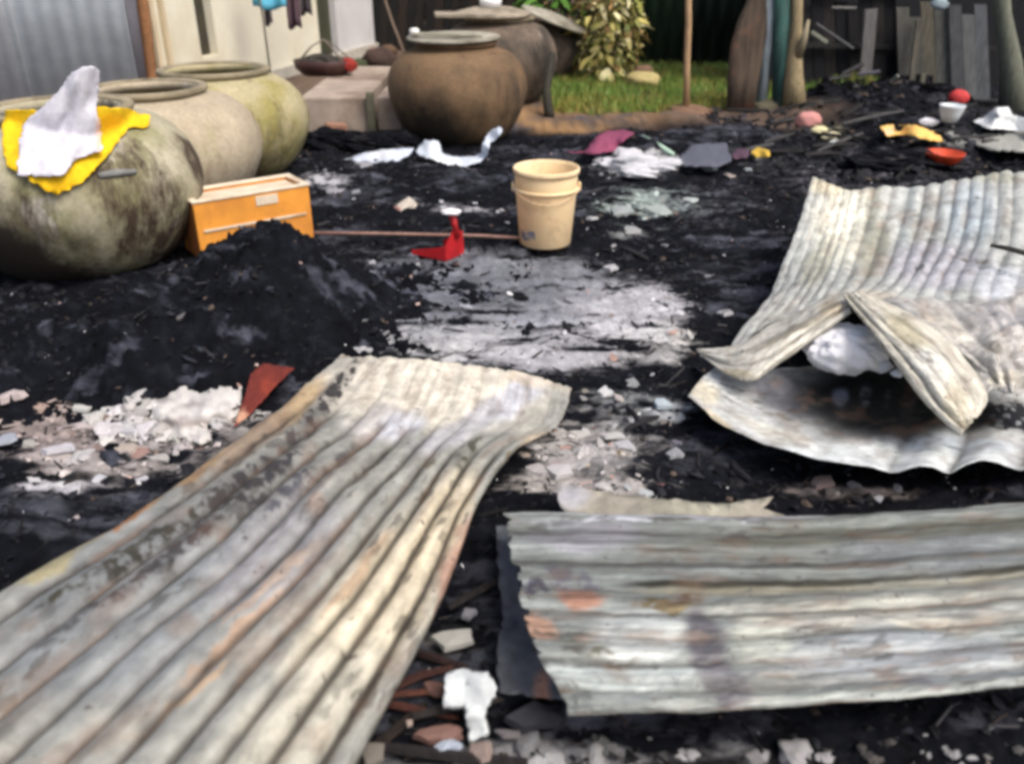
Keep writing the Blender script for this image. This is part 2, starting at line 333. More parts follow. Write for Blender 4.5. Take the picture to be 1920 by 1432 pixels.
def sheet(name, rows, ncorr, amp, nu, nv, m, base, bl, parent=None, ampf=None, seed=0, dent=.006, thick=.0016, rag=(0, 0, 0, 0), sharp=.7, warp=40, phase=0., grime_shade=.8, trp=3., streak=0., lines=(), spk=.6, spf=None):
    R = np.array(rows, float); Wd = np.array([[P(*c) for c in r] for r in R])
    G5 = np.concatenate([Wd, R[:, :, :2]], -1)
    u = np.linspace(0, 1, nu); v = np.linspace(0, 1, nv)
    S = cr(cr(G5, u, 0), v, 1); UU, VV = np.meshgrid(u, v, indexing='ij')
    # ragged ends: pull the border rows inwards by noise
    du = np.gradient(S, axis=0) * (nu - 1); dv = np.gradient(S, axis=1) * (nv - 1)
    for k, (sel, dd, co) in enumerate(((1 - UU, -1, VV), (UU, 1, VV), (1 - VV, -1, UU), (VV, 1, UU))):
        if rag[k]:
            n = fbm(co * 14, co * 0 + k * 3.3, seed + 5, 5) + .35 * sstep(.62, .7, vn(co * 40, co * 0 + k, seed)); S = S - dd * (du if k < 2 else dv) * (rag[k] * n * sel ** 6)[..., None]
    B = S[..., :3]; du = np.gradient(B, axis=0); dv = np.gradient(B, axis=1); N = np.cross(du, dv); N /= np.linalg.norm(N, axis=-1, keepdims=True) + 1e-9
    if N[..., 2].mean() < 0: N = -N
    A = amp * (ampf(UU, VV) if ampf else 1)
    VVw = VV + .012 * (fbm(UU * 5, VV * 3, seed + 1) - .5)
    h = A * ((np.abs(np.sin(math.pi * (ncorr * VVw + phase)))) ** sharp * 2 - 1)
    h = h + dent * 2 * (fbm(UU * 6, VV * 5, seed + 2, 5) - .5) + .0022 * (fbm(UU * 40, VV * 30, seed + 3, 3) - .5) * 2
    V = B + N * h[..., None]
    px = S[..., 3].ravel(); py = S[..., 4].ravel(); col = blobs(px, py, base, bl, seed, warp)
    # fine mottling and rust fringe along troughs and edges (wear, plus painted shade in the rib troughs)
    mt = fbm(UU * 22, VV * 60, seed + 9, 4).ravel(); col = col * (.68 + .62 * mt)[:, None]
    sk = sstep(.6, .68, fbm(UU * 30, VV * 34, seed + 61, 4)).ravel() * sstep(.45, .6, fbm(UU * 4, VV * 4, seed + 62, 3)).ravel() * spk
    if spf: sk = sk * spf(UU, VV).ravel()
    col = col * (1 - sk[:, None]) + sk[:, None] * np.array(lin((70, 66, 60)))
    if streak: st_ = fbm(UU * 2.5, VV * 46, seed + 41, 5).ravel(); col = col * (1 + streak * 2 * (st_ - .5))[:, None]
    for v0, wv, u0, u1, lc, ls in lines:
        w_ = np.exp(-((VV - v0 - .012 * (fbm(UU * 4, VV * 0, seed + 51) - .5)) / (wv * (.6 + .8 * fbm(UU * 7, VV * 0, seed + 52)))) ** 2) * sstep(u0 - .05, u0 + .05, UU) * (1 - sstep(u1 - .05, u1 + .05, UU)) * ls * (.5 + .7 * fbm(UU * 12, VV * 3, seed + 53)); w_ = np.clip(w_, 0, 1).ravel()[:, None]
        col = col * (1 - w_) + w_ * np.array(lin(lc))
    tr = (1 - np.abs(np.sin(math.pi * (ncorr * VVw + phase)))) ** trp * np.clip(A / max(amp, 1e-6), 0, 1.3) * (.45 + .8 * fbm(UU * 9, VV * 25, seed + 23)); tr = np.clip(tr * grime_shade, 0, .9).ravel()[:, None]
    col = col * (1 - tr) + tr * np.array(lin((52, 46, 40)))  # troughs darkened by dirt and painted shade
    rust = sstep(.56, .72, fbm(UU * 14, VV * 22, seed + 17, 5)).ravel() * .32; col = col * (1 - rust[:, None]) + rust[:, None] * np.array(lin((128, 100, 78)))
    ii = np.arange(nu * nv).reshape(nu, nv); F = np.stack([ii[:-1, :-1], ii[1:, :-1], ii[1:, 1:], ii[:-1, 1:]], -1).reshape(-1, 4)
    if np.cross(du, dv)[..., 2].mean() < 0: F = F[:, ::-1]
    o = meshobj(name, V.reshape(-1, 3), F, m, parent, cols=col); return solid(o, thick)
def idw(ctrl, px, py):
    c = np.array(ctrl, float); d = (c[:, 0] - px) ** 2 + (c[:, 1] - py) ** 2 + 25; w = 1 / d ** 1.3; return float((w * c[:, 2]).sum() / w.sum())
def patch(name, poly, fn, step, m, colf, parent=None, thick=.002, jit=.35, seed=0, smooth=True, edge=3.):
    rs = random.Random(seed); pts = []
    n = len(poly)
    for i in range(n):
        a = poly[i]; b = poly[(i + 1) % n]; L = math.dist(a, b); k = max(1, int(L / step))
        for j in range(k):
            t = j / k; pts.append((a[0] + (b[0] - a[0]) * t + rs.uniform(-edge, edge) * (j > 0), a[1] + (b[1] - a[1]) * t + rs.uniform(-edge, edge) * (j > 0)))
    ne = len(pts); xs = [p[0] for p in poly]; ys = [p[1] for p in poly]
    def inside(x, y):
        c = False
        for i in range(ne):
            (x1, y1), (x2, y2) = pts[i], pts[i - 1]
            if (y1 > y) != (y2 > y) and x < (x2 - x1) * (y - y1) / (y2 - y1) + x1: c = not c
        return c
    y = min(ys) + step * .5
    while y < max(ys):
        x = min(xs) + step * .5
        while x < max(xs):
            qx, qy = x + rs.uniform(-jit, jit) * step, y + rs.uniform(-jit, jit) * step
            if inside(qx, qy): pts.append((qx, qy))
            x += step
        y += step
    r = geometry.delaunay_2d_cdt([Vector(p) for p in pts], [(i, (i + 1) % ne) for i in range(ne)], [list(range(ne))], 1, 1e-4)
    vv = [(p.x, p.y) for p in r[0]]; V = np.array([fn(*p) for p in vv]); cols = colf(np.array([p[0] for p in vv]), np.array([p[1] for p in vv]))
    F = [list(f) for f in r[2]]; par = list(range(len(V)))
    def fd(i):
        while par[i] != i: par[i] = par[par[i]]; i = par[i]
        return i
    for f in F:
        for k in f[1:]: par[fd(k)] = fd(f[0])
    cnt = {}
    for f in F: cnt[fd(f[0])] = cnt.get(fd(f[0]), 0) + 1
    best = max(cnt, key=cnt.get); F = [f for f in F if fd(f[0]) == best]
    us = sorted({k for f in F for k in f}); mp_ = {k: i for i, k in enumerate(us)}; F = [[mp_[k] for k in f] for f in F]; V = V[us]; cols = cols[us]
    a = V[F[0][0]]; nrm = sum((np.cross(V[f[1]] - V[f[0]], V[f[2]] - V[f[0]]) for f in F), np.zeros(3))
    if np.dot(nrm, CAM - V.mean(0)) < 0: F = [f[::-1] for f in F]
    o = meshobj(name, V, F, m, parent, smooth, cols=cols); return solid(o, thick)
def creased(ctrl, amp=.012, sc=30, seed=0, ribs=None):
    """px,py -> world with IDW height, crumple noise and optional ribs (angle deg, spacing px, amp)"""
    def f(px, py):
        z = idw(ctrl, px, py); z += amp * 2 * (float(fbm(px / sc, py / sc, seed, 4)) - .5)
        if ribs:
            a = math.radians(ribs[0]); t = (-math.sin(a) * px + math.cos(a) * py) / ribs[1]; z += ribs[2] * (abs(math.sin(math.pi * t)) * 2 - 1)
        return P(px, py, z)
    return f

# --- A: long sheet running from the bottom left corner to the middle
rowsA = [[(-330, 1330, .15), (-100, 1400, .18), (130, 1480, .19), (350, 1560, .18), (560, 1640, .12)],
         [(0, 1108, .15), (170, 1180, .19), (345, 1250, .2), (520, 1320, .19), (703, 1378, .11)],
         [(250, 960, .14), (385, 1020, .2), (530, 1075, .22), (680, 1120, .2), (832, 1128, .12)],
         [(425, 832, .12), (540, 880, .2), (660, 930, .22), (790, 955, .2), (903, 940, .13)],
         [(520, 765, .1), (640, 800, .17), (760, 840, .18), (860, 852, .16), (968, 845, .11)],
         [(585, 705, .06), (700, 735, .11), (820, 757, .12), (940, 776, .1), (1050, 792, .07)],
         [(640, 664, .05), (740, 668, .08), (850, 678, .07), (960, 692, .06), (1075, 722, .05)]]
blA = [(330, 1180, 220, 40, -38, (104, 104, 106), .6), (480, 980, 190, 24, -40, (96, 96, 98), .7), (600, 900, 120, 16, -42, (92, 90, 90), .7), (230, 1150, 330, 190, -35, (142, 147, 147)), (520, 1040, 160, 90, -40, (154, 154, 156), .8), (690, 1150, 230, 100, -55, (212, 202, 176), .92), (540, 1390, 300, 90, -50, (200, 197, 180), .85),
       (820, 990, 150, 50, -62, (214, 202, 174), .8), (800, 730, 250, 84, 5, (236, 230, 212), .97), (720, 800, 70, 40, 0, (214, 210, 205), .8), (970, 745, 110, 34, -30, (206, 210, 218), .85), (760, 800, 60, 30, -30, (208, 212, 220), .7), (1000, 720, 70, 16, 10, (226, 212, 186), .7),
       (860, 800, 120, 26, -35, (184, 184, 188), .8), (1010, 830, 60, 30, 0, (205, 190, 165), .8), (560, 750, 90, 26, -45, (206, 180, 138), .9), (470, 830, 120, 26, -42, (150, 128, 105), .8), (300, 930, 180, 14, -34, (168, 138, 96), .9),
       (250, 965, 60, 22, -35, (160, 112, 66), .85), (110, 1055, 120, 16, -33, (172, 162, 120), .8), (170, 1080, 160, 10, -33, (70, 66, 50), .7), (480, 905, 120, 40, -40, (64, 62, 64), .85), (330, 1035, 90, 16, -36, (58, 56, 56), .8), (560, 800, 60, 20, -50, (86, 80, 78), .8), (380, 1000, 60, 22, -35, (80, 70, 66), .7), (230, 1110, 90, 14, -35, (95, 92, 92), .6),
       (618, 745, 20, 110, 36, (70, 66, 64), .9), (300, 1010, 200, 12, -34, (62, 60, 50), .75), (250, 1090, 180, 9, -34, (70, 68, 66), .75), (420, 940, 50, 30, -35, (70, 64, 60), .7), (540, 930, 70, 14, -42, (84, 84, 88), .75), (130, 1160, 80, 12, -34, (86, 84, 82), .6), (690, 880, 60, 12, -40, (110, 104, 92), .6), (780, 905, 80, 9, -50, (110, 104, 84), .6), (870, 850, 40, 13, -50, (84, 84, 70), .85), (955, 860, 20, 8, -30, (120, 110, 85), .7),
       (850, 1060, 30, 120, 22, (176, 130, 108), .7), (640, 1230, 22, 14, 0, (90, 84, 76), .6), (350, 1300, 150, 14, -40, (196, 166, 130), .7), (440, 1190, 160, 11, -41, (176, 142, 112), .7), (660, 1090, 120, 10, -50, (166, 132, 100), .6), (500, 1100, 130, 12, -42, (190, 165, 140), .6), (700, 655, 80, 10, 0, (200, 175, 150), .6), (590, 950, 30, 20, -40, (150, 120, 95), .5)]
A = sheet('roof_sheet', rowsA, 11, .0125, 300, 230, M['zinc'], (158, 159, 151), blA, ampf=lambda u, v: (1 - .86 * sstep(.56, .78, u - .08 * (1 - v))) * (.85 + .3 * v), seed=1, dent=.013, rag=(0, .03, .012, .012), sharp=.55, warp=28, grime_shade=1.4, spf=lambda u, v: 1 - sstep(.6, .72, u + .1 * v))
tag(A, 'long burnt corrugated sheet with tan and grey stains running to the bottom left corner', 'roof sheet', 'burnt corrugated roof sheets')

# --- B: wide sheet at the bottom right, ribs lying across the picture
def zz(z, *p): return [(a, b, z + d) for a, b, d in p]
rowsB = [[(935, 957, .16), (955, 1080, .19), (992, 1200, .18), (1062, 1340, .14)],
         [(1180, 960, .16), (1190, 1088, .20), (1208, 1214, .19), (1236, 1337, .15)],
         [(1430, 968, .15), (1430, 1090, .20), (1432, 1208, .19), (1434, 1328, .15)],
         [(1680, 957, .15), (1690, 1080, .19), (1698, 1190, .18), (1706, 1310, .16)],
         [(1930, 938, .15), (1950, 1060, .19), (1970, 1170, .18), (1985, 1278, .17)],
         [(2230, 915, .14), (2260, 1035, .18), (2290, 1150, .18), (2320, 1265, .16)]]
blB = [(1640, 1020, 560, 76, 0, (132, 136, 128), .8), (1700, 1110, 420, 40, 0, (150, 152, 142), .6), (1100, 1000, 150, 26, 0, (160, 160, 166), .8), (1060, 1070, 60, 30, 10, (112, 112, 118), .8), (1000, 1095, 26, 12, 0, (80, 80, 94), .8), (1085, 1105, 55, 26, 10, (172, 122, 96), .8), (1010, 1170, 40, 30, 40, (188, 148, 122), .85), (1120, 1195, 50, 20, 0, (180, 140, 112), .6),
       (1200, 1195, 110, 60, 0, (194, 200, 196), .95), (1200, 1280, 160, 40, 0, (186, 196, 192), .8), (1330, 1225, 40, 105, -33, (92, 91, 96), .97), (1372, 1290, 50, 34, 0, (100, 99, 104), .97), (1268, 1136, 34, 14, 12, (88, 76, 56), .97), (1250, 1135, 70, 16, 8, (120, 108, 78), .8), (1290, 1130, 26, 12, 10, (80, 66, 48), .8),
       (1430, 1190, 60, 60, 0, (200, 205, 190), .6), (1530, 1175, 34, 9, 5, (100, 88, 80), .8), 
       (1700, 1230, 260, 60, 0, (165, 172, 176), .7), (1760, 1040, 240, 40, 0, (138, 144, 146), .6), (1250, 970, 300, 10, 0, (196, 198, 205), .7), (1130, 1230, 70, 12, 0, (112, 110, 96), .7), (1720, 1290, 50, 14, 0, (120, 118, 128), .6), (1640, 1160, 300, 20, 0, (192, 188, 172), .6)]
B = sheet('roof_sheet', rowsB, 8, .0027, 260, 210, M['zinc2'], (140, 146, 141), blB, ampf=lambda u, v: .5 + 1.1 * fbm(u * 3, v * 5, 77), seed=2, dent=.012, rag=(.035, 0, .006, .012), sharp=1.1, warp=34, streak=.75, grime_shade=.7, lines=[(.345, .02, .18, 1, (50, 48, 36), 1.35), (.16, .02, .3, 1, (98, 98, 82), .9), (.27, .012, .5, 1, (104, 104, 92), .8), (.375, .014, .2, 1, (196, 190, 158), .6), (.12, .018, .4, 1, (100, 100, 80), .8), (.2, .009, .2, .32, (88, 78, 64), .9), (.02, .012, 0, .5, (205, 206, 210), .7), (.46, .02, .3, 1, (182, 182, 170), .5), (.66, .012, .02, .14, (96, 96, 82), .8), (.56, .02, .35, 1, (148, 150, 150), .5), (.8, .02, .1, 1, (150, 154, 154), .5)])
tag(B, 'wide flattened grey sheet with a rusty ragged left end, at the bottom right', 'roof sheet', 'burnt corrugated roof sheets')

# --- pieces under B
def cf(base, bl=(), seed=0, warp=14): return lambda px, py: blobs(px, py, base, bl, seed, warp, 40) * (.8 + .4 * fbm(px / 7, py / 7, seed + 3))[:, None]
o = patch('roof_sheet', [(1040, 902), (1120, 920), (1240, 934), (1340, 944), (1415, 936), (1450, 930), (1430, 952), (1520, 985), (1300, 1010), (1080, 1000), (1052, 950)],
          creased([(1040, 902, .10), (1240, 930, .13), (1450, 940, .10), (1300, 1010, .12), (1080, 1000, .10)], .008, 40, 3, (2, 26, .004)), 13, M['zinc'], cf((170, 164, 148), [(1070, 930, 40, 30, 0, (190, 190, 196)), (1300, 950, 120, 20, 0, (160, 158, 140))], 5))
tag(o, 'beige sheet end poking out behind the top edge of the wide flattened sheet', 'roof sheet', 'burnt corrugated roof sheets')
o = patch('roof_sheet', [(930, 985), (990, 985), (1000, 1090), (1040, 1180), (1090, 1260), (1060, 1312), (935, 1296), (930, 1220), (945, 1160), (935, 1080)],
          creased([(930, 985, .05), (1000, 1090, .09), (1090, 1260, .09), (935, 1296, .045), (945, 1160, .05)], .006, 40, 8, (88, 17, .003)), 10, M['zinc'], cf((84, 88, 93), [(1020, 1290, 20, 40, 0, (165, 120, 95)), (960, 1150, 20, 60, 0, (60, 62, 74))], 9))
tag(o, 'narrow blue-grey sheet strip half hidden under the ragged rusty end of the wide sheet', 'roof sheet', 'burnt corrugated roof sheets')

# --- D: crumpled sheet standing at the right, with folded flaps
rowsD = [[(1522, 330, .36), (1570, 348, .35), (1620, 354, .34), (1720, 350, .34), (1810, 336, .37), (1895, 318, .41), (1990, 345, .38)],
         [(1492, 430, .26), (1545, 440, .25), (1600, 442, .24), (1700, 440, .24), (1795, 436, .27), (1890, 440, .3), (1990, 450, .3)],
         [(1440, 552, .14), (1500, 545, .19), (1560, 540, .22), (1660, 530, .24), (1750, 530, .24), (1850, 540, .25), (1990, 545, .25)],
         [(1352, 668, .06), (1430, 620, .13), (1515, 585, .21), (1595, 556, .28), (1720, 612, .23), (1850, 620, .25), (2000, 620, .25)]]
blD = [(1590, 420, 70, 90, 0, (226, 226, 208), .9), (1560, 350, 40, 22, 0, (222, 212, 180), .8), (1640, 470, 30, 60, 15, (150, 150, 132), .8), (1540, 500, 28, 60, 25, (160, 160, 142), .7), (1470, 600, 80, 60, 0, (206, 206, 196), .8), (1640, 380, 14, 90, 8, (160, 162, 148), .8),
       (1700, 400, 16, 90, 5, (170, 178, 176), .8), (1820, 400, 60, 70, 0, (186, 198, 202), .8), (1760, 500, 120, 50, 0, (178, 178, 186), .8), (1880, 530, 60, 40, 0, (215, 220, 225), .8), (1750, 455, 12, 8, 0, (70, 66, 60), .8), (1720, 505, 12, 10, 0, (80, 80, 70), .8), (1790, 540, 10, 10, 0, (80, 96, 96), .8), (1718, 412, 8, 5, 0, (90, 90, 80), .8),
       (1880, 330, 60, 12, 0, (160, 160, 140), .7), (1840, 488, 60, 6, 8, (110, 108, 100), .8), (1620, 560, 70, 22, 0, (190, 180, 160), .7)]
Dr = empty('roof_sheet', P(1640, 560, 0).tolist(), 'tall crumpled pale corrugated sheet standing at the right edge with torn folded flaps', 'roof sheet', 'burnt corrugated roof sheets')
D = sheet('sheet_body', rowsD, 19, .0046, 150, 260, M['zinc'], (184, 188, 182), blD, Dr, grime_shade=.45, spk=.35, ampf=lambda u, v: (1 - .5 * sstep(.55, .95, u)) * (.4 + 1.1 * fbm(v * 9, u * 2, 91)) * (.55 + .6 * sstep(.15, .4, v)), seed=3, dent=.02, rag=(.02, .0, .01, 0), sharp=.8, warp=16)
o = sheet('folded_flap', [[(1306, 655, .08), (1310, 661, .075), (1316, 668, .07)], [(1380, 645, .125), (1372, 674, .115), (1362, 702, .08)], [(1442, 608, .175), (1434, 655, .16), (1415, 712, .10)], [(1520, 570, .245), (1510, 612, .23), (1480, 672, .14)], [(1590, 546, .315), (1592, 564, .30), (1596, 584, .28)]],
          3, .005, 90, 50, M['zinc'], (204, 202, 190), [(1480, 625, 90, 9, -28, (168, 160, 138)), (1340, 664, 30, 8, 20, (220, 220, 208)), (1560, 580, 30, 20, 0, (176, 164, 140)), (1380, 700, 40, 10, 10, (186, 178, 150))], Dr, seed=12, dent=.008, rag=(0, 0, .0, .03), warp=12, grime_shade=.6, sharp=.8)
o['label'] = 'pale flap folded down to the left of the tear'
o = sheet('folded_flap', [[(1614, 546, .325), (1597, 550, .325), (1580, 556, .315)], [(1706, 585, .295), (1662, 608, .30), (1618, 604, .285)], [(1796, 650, .25), (1738, 678, .27), (1670, 672, .25)], [(1854, 738, .19), (1792, 754, .21), (1730, 752, .19)], [(1832, 778, .165), (1816, 797, .16), (1802, 815, .155)]],
          4, .006, 90, 60, M['zinc'], (208, 205, 190), [(1640, 630, 60, 8, 55, (110, 104, 88), .85), (1700, 620, 60, 20, 40, (182, 176, 148)), (1790, 760, 30, 40, 0, (196, 190, 168)), (1805, 800, 16, 16, 0, (130, 124, 100)), (1740, 690, 50, 26, 45, (226, 226, 216))], Dr, seed=14, dent=.008, rag=(0, 0, .02, .02), warp=12, grime_shade=.6, sharp=.8)
o['label'] = 'pointed triangular flap hanging to the right of the tear'
o = sheet('crumpled_skirt', [[(1605, 556, .30), (1700, 560, .30), (1800, 566, .30), (1900, 560, .30), (2010, 560, .30)], [(1690, 605, .275), (1770, 625, .27), (1850, 622, .275), (1930, 615, .285), (2010, 610, .28)], [(1780, 662, .23), (1835, 682, .225), (1880, 672, .235), (1940, 668, .23), (2010, 665, .23)], [(1848, 744, .17), (1875, 728, .165), (1905, 744, .165), (1945, 728, .17), (2010, 738, .17)]],
          7, .006, 90, 100, M['zinc'], (176, 175, 170), [(1880, 590, 60, 26, 0, (172, 170, 170)), (1870, 650, 24, 22, 0, (120, 118, 108)), (1890, 715, 40, 16, 0, (206, 202, 186)), (1770, 610, 60, 20, 30, (188, 184, 172))], Dr, seed=16, dent=.03, rag=(0, .04, 0, 0), warp=20, grime_shade=.2, spk=.1)
# --- H: curled sheet under it, front lip bent up
rowsH = [[(1350, 682, .05), (1450, 690, .035), (1600, 680, .03), (1750, 690, .03), (1900, 700, .03), (2060, 700, .03)],
         [(1318, 706, .04), (1430, 735, .02), (1580, 748, .01), (1740, 755, .01), (1890, 765, .01), (2060, 765, .01)],
         [(1304, 722, .045), (1410, 775, .025), (1545, 812, .015), (1715, 828, .012), (1880, 820, .02), (2060, 820, .02)],
         [(1290, 742, .07), (1372, 808, .085), (1510, 853, .105), (1692, 882, .115), (1850, 872, .12), (2060, 872, .12)]]
blH = [(1480, 745, 100, 40, 20, (132, 134, 144), .97), (1650, 758, 235, 92, 4, (6, 8, 9), .99), (1780, 778, 120, 30, 2, (24, 28, 30), .97), (1320, 735, 40, 24, 30, (222, 216, 192), .9), (1350, 790, 40, 14, 45, (214, 200, 165), .8), (1470, 820, 130, 16, 22, (226, 226, 214), .9), (1700, 862, 340, 34, 2, (232, 238, 236), .97),  # near-black blobs: soot and the hollow's shade painted into the sheet colour
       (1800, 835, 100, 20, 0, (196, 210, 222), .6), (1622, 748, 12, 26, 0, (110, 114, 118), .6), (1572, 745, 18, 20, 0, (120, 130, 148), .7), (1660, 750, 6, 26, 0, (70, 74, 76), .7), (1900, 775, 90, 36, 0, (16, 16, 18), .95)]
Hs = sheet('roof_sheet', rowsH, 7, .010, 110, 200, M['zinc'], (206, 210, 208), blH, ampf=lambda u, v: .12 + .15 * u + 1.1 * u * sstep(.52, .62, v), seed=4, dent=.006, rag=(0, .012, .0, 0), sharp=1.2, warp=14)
tag(Hs, 'white curled sheet with raised front lip and sooty shade-painted hollow, under the tall crumpled sheet', 'roof sheet', 'burnt corrugated roof sheets')

# ------------------------------------------------------------ generic solids
def tube(pts, rad, n=8):
    pts = [np.array(p, float) for p in pts]; V = []; F = []; rad = rad if hasattr(rad, '__len__') else [rad] * len(pts)
    for i, p in enumerate(pts):
        d = pts[min(i + 1, len(pts) - 1)] - pts[max(i - 1, 0)]; d /= np.linalg.norm(d) + 1e-9
        a = np.cross(d, [0, 0, 1.]) if abs(d[2]) < .9 else np.cross(d, [1., 0, 0]); a /= np.linalg.norm(a); b = np.cross(d, a)
        for k in range(n):
            t = 2 * math.pi * k / n; V.append(p + rad[i] * (a * math.cos(t) + b * math.sin(t)))
    for i in range(len(pts) - 1):
        for k in range(n): F.append([i * n + k, i * n + (k + 1) % n, (i + 1) * n + (k + 1) % n, (i + 1) * n + k])
    F.append(list(range(n))[::-1]); F.append([(len(pts) - 1) * n + k for k in range(n)])
    return np.array(V), F
def lathe(prof, c, n=64, wob=0., seed=0, sq=1.):
    V = []; F = []; c = np.array(c, float)
    for i, (r, z) in enumerate(prof):
        for k in range(n):
            t = 2 * math.pi * k / n; w = 1 + wob * 2 * (float(vn(math.cos(t) * 2 + 5, math.sin(t) * 2 + z * 4 + 5, seed)) - .5)
            V.append(c + [r * w * math.cos(t), r * w * math.sin(t) * sq, z])
    for i in range(len(prof) - 1):
        for k in range(n): F.append([i * n + k, i * n + (k + 1) % n, (i + 1) * n + (k + 1) % n, (i + 1) * n + k])
    if prof[0][0] > 0: F.append(list(range(n))[::-1])
    return np.array(V), F
def box(c, s, rz=0, tilt=0, tz=0):
    M_ = Matrix.Translation(Vector(c)) @ Matrix.Rotation(rz, 4, 'Z') @ Matrix.Rotation(tilt, 4, 'Y') @ Matrix.Rotation(tz, 4, 'X')
    V = [M_ @ Vector((a * s[0] / 2, b * s[1] / 2, d * s[2] / 2)) for a, b, d in ((-1, -1, -1), (1, -1, -1), (1, 1, -1), (-1, 1, -1), (-1, -1, 1), (1, -1, 1), (1, 1, 1), (-1, 1, 1))]
    return np.array([tuple(v) for v in V]), [[0, 3, 2, 1], [4, 5, 6, 7], [0, 1, 5, 4], [1, 2, 6, 5], [2, 3, 7, 6], [3, 0, 4, 7]]
def bev(o, w, seg=2):
    m = o.modifiers.new('bevel', 'BEVEL'); m.width = w; m.segments = seg; return o
def ccol(V, c): return np.tile(np.array(c), (len(V), 1))

# ------------------------------------------------------------ water jars
def m_jar(name, c1, c2, moss, stain, pale, sc, sm, st, soot_shade=None):
    m, nt, b = newmat(name)
    col = ramp(nt, nz(nt, 3.2, 6, .6), [(.34, c1), (.62, c2)])
    col = mix(nt, ramp(nt, nz(nt, 2.1, 6, .65, stretch=(1, 1, .7)), [(sm, (0, 0, 0)), (sm + .14, (1, 1, 1))]), col, moss)
    col = mix(nt, ramp(nt, nz(nt, 4.7, 7, .65, stretch=(1, 1, .45)), [(sc, (0, 0, 0)), (sc + .07, (1, 1, 1))]), col, pale)
    col = mix(nt, ramp(nt, nz(nt, 2.1, 7, .7, stretch=(1.5, 1.5, .55)), [(st, (0, 0, 0)), (st + .12, (1, 1, 1))]), col, stain)
    if soot_shade:  # soot and painted shade low on the jar's front, noisy edge
        tc = nt.nodes.new('ShaderNodeTexCoord'); d = nt.nodes.new('ShaderNodeVectorMath'); d.operation = 'DISTANCE'; nt.links.new(tc.outputs['Object'], d.inputs[0]); d.inputs[1].default_value = soot_shade[:3]
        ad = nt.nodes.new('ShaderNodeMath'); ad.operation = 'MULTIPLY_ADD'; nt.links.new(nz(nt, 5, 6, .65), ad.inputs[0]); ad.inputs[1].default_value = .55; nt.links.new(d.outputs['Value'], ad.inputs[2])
        mr = nt.nodes.new('ShaderNodeMapRange'); mr.inputs['From Min'].default_value = soot_shade[3] + .36; mr.inputs['From Max'].default_value = soot_shade[3] + .14; nt.links.new(ad.outputs[0], mr.inputs['Value'])
        col = mix(nt, mr.outputs[0], col, soot_shade[4])
    col = mix(nt, 1., col, ramp(nt, nz(nt, 45, 6, .7), [(.3, (.75,) * 3), (.7, (1.12,) * 3)]), 'MULTIPLY')
    nt.links.new(col, b.inputs['Base Color']); b.inputs['Roughness'].default_value = .85; bump(nt, b, nz(nt, 30, 6, .7), .5, .006); return m
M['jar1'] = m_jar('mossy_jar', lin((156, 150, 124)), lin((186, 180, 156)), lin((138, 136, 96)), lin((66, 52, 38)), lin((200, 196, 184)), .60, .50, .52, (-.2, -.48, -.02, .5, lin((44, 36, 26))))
M['jar2'] = m_jar('pale_jar', lin((164, 152, 130)), lin((186, 174, 150)), lin((150, 146, 104)), lin((128, 108, 84)), lin((208, 202, 188)), .62, .6, .62)
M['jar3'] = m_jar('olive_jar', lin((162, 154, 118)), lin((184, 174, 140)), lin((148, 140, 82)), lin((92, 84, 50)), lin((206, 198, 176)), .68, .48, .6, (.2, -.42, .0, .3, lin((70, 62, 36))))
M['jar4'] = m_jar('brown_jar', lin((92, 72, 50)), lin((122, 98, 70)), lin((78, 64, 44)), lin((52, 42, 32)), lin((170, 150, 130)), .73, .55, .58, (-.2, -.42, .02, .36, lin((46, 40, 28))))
M['jar5'] = m_jar('dark_jar', lin((88, 78, 66)), lin((112, 98, 84)), lin((50, 46, 38)), lin((40, 34, 28)), lin((150, 140, 128)), .62, .5, .55)
M['jarrim'] = m_plain('cement_rim', lin((146, 136, 112)), .85, .35, 9, dirt=lin((84, 78, 56)))
def jar(c, R, h, mat, label, rim=.56, seed=0, rimmat='jarrim', group='big round water jars'):
    t = empty('water_jar', (c[0], c[1], -.03), label, 'water jar', group)
    prof = [(.0, 0)] + [(R * r, h * z) for r, z in ((.56, 0), (.68, .04), (.81, .14), (.9, .26), (.975, .4), (1, .52), (.985, .63), (.93, .74), (.84, .83), (.74, .89), (rim + .02, .93), (rim - .03, .95), (rim - .03, .985),
                                                   (rim - .09, .985), (rim - .09, .93), (.7, .86), (.85, .7), (.9, .5), (.8, .25), (.45, .06))] + [(0, h * .05)]
    def dens(pr):
        q = []
        for a, b in zip(pr[:-1], pr[1:]): q += [a, ((a[0] + b[0]) / 2, (a[1] + b[1]) / 2)]
        return q + [pr[-1]]
    V, F = lathe(dens(prof)[1:-1], (c[0], c[1], -.03), 72, .012, seed)
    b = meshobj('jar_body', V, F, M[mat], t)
    V, F = lathe([(R * (rim - .045), h * .945), (R * (rim + .012), h * .955), (R * (rim + .022), h * .968), (R * (rim + .022), h * .987), (R * (rim + .01), h), (R * (rim - .05), h), (R * (rim - .075), h * .985), (R * (rim - .045), h * .945)], (c[0], c[1], -.027), 72, .02, seed + 3)
    meshobj('rim', V, F[:-1], M[rimmat], t); return t
def dep(Y, z): return Y * cp + (CH - z) * sp
def at(px, Y, z=.35): return (px - 960) / FPX * dep(Y, z)
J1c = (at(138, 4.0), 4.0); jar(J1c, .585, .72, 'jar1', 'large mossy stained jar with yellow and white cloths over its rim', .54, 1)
J2c = (at(293, 4.92), 4.92); jar(J2c, .575, .67, 'jar2', 'pale beige open jar, middle one of the left row, behind the orange box', .54, 2)
J3c = (at(413, 5.72), 5.72); jar(J3c, .56, .665, 'jar3', 'olive yellow open jar at the back of the left row, against the house', .6, 3)
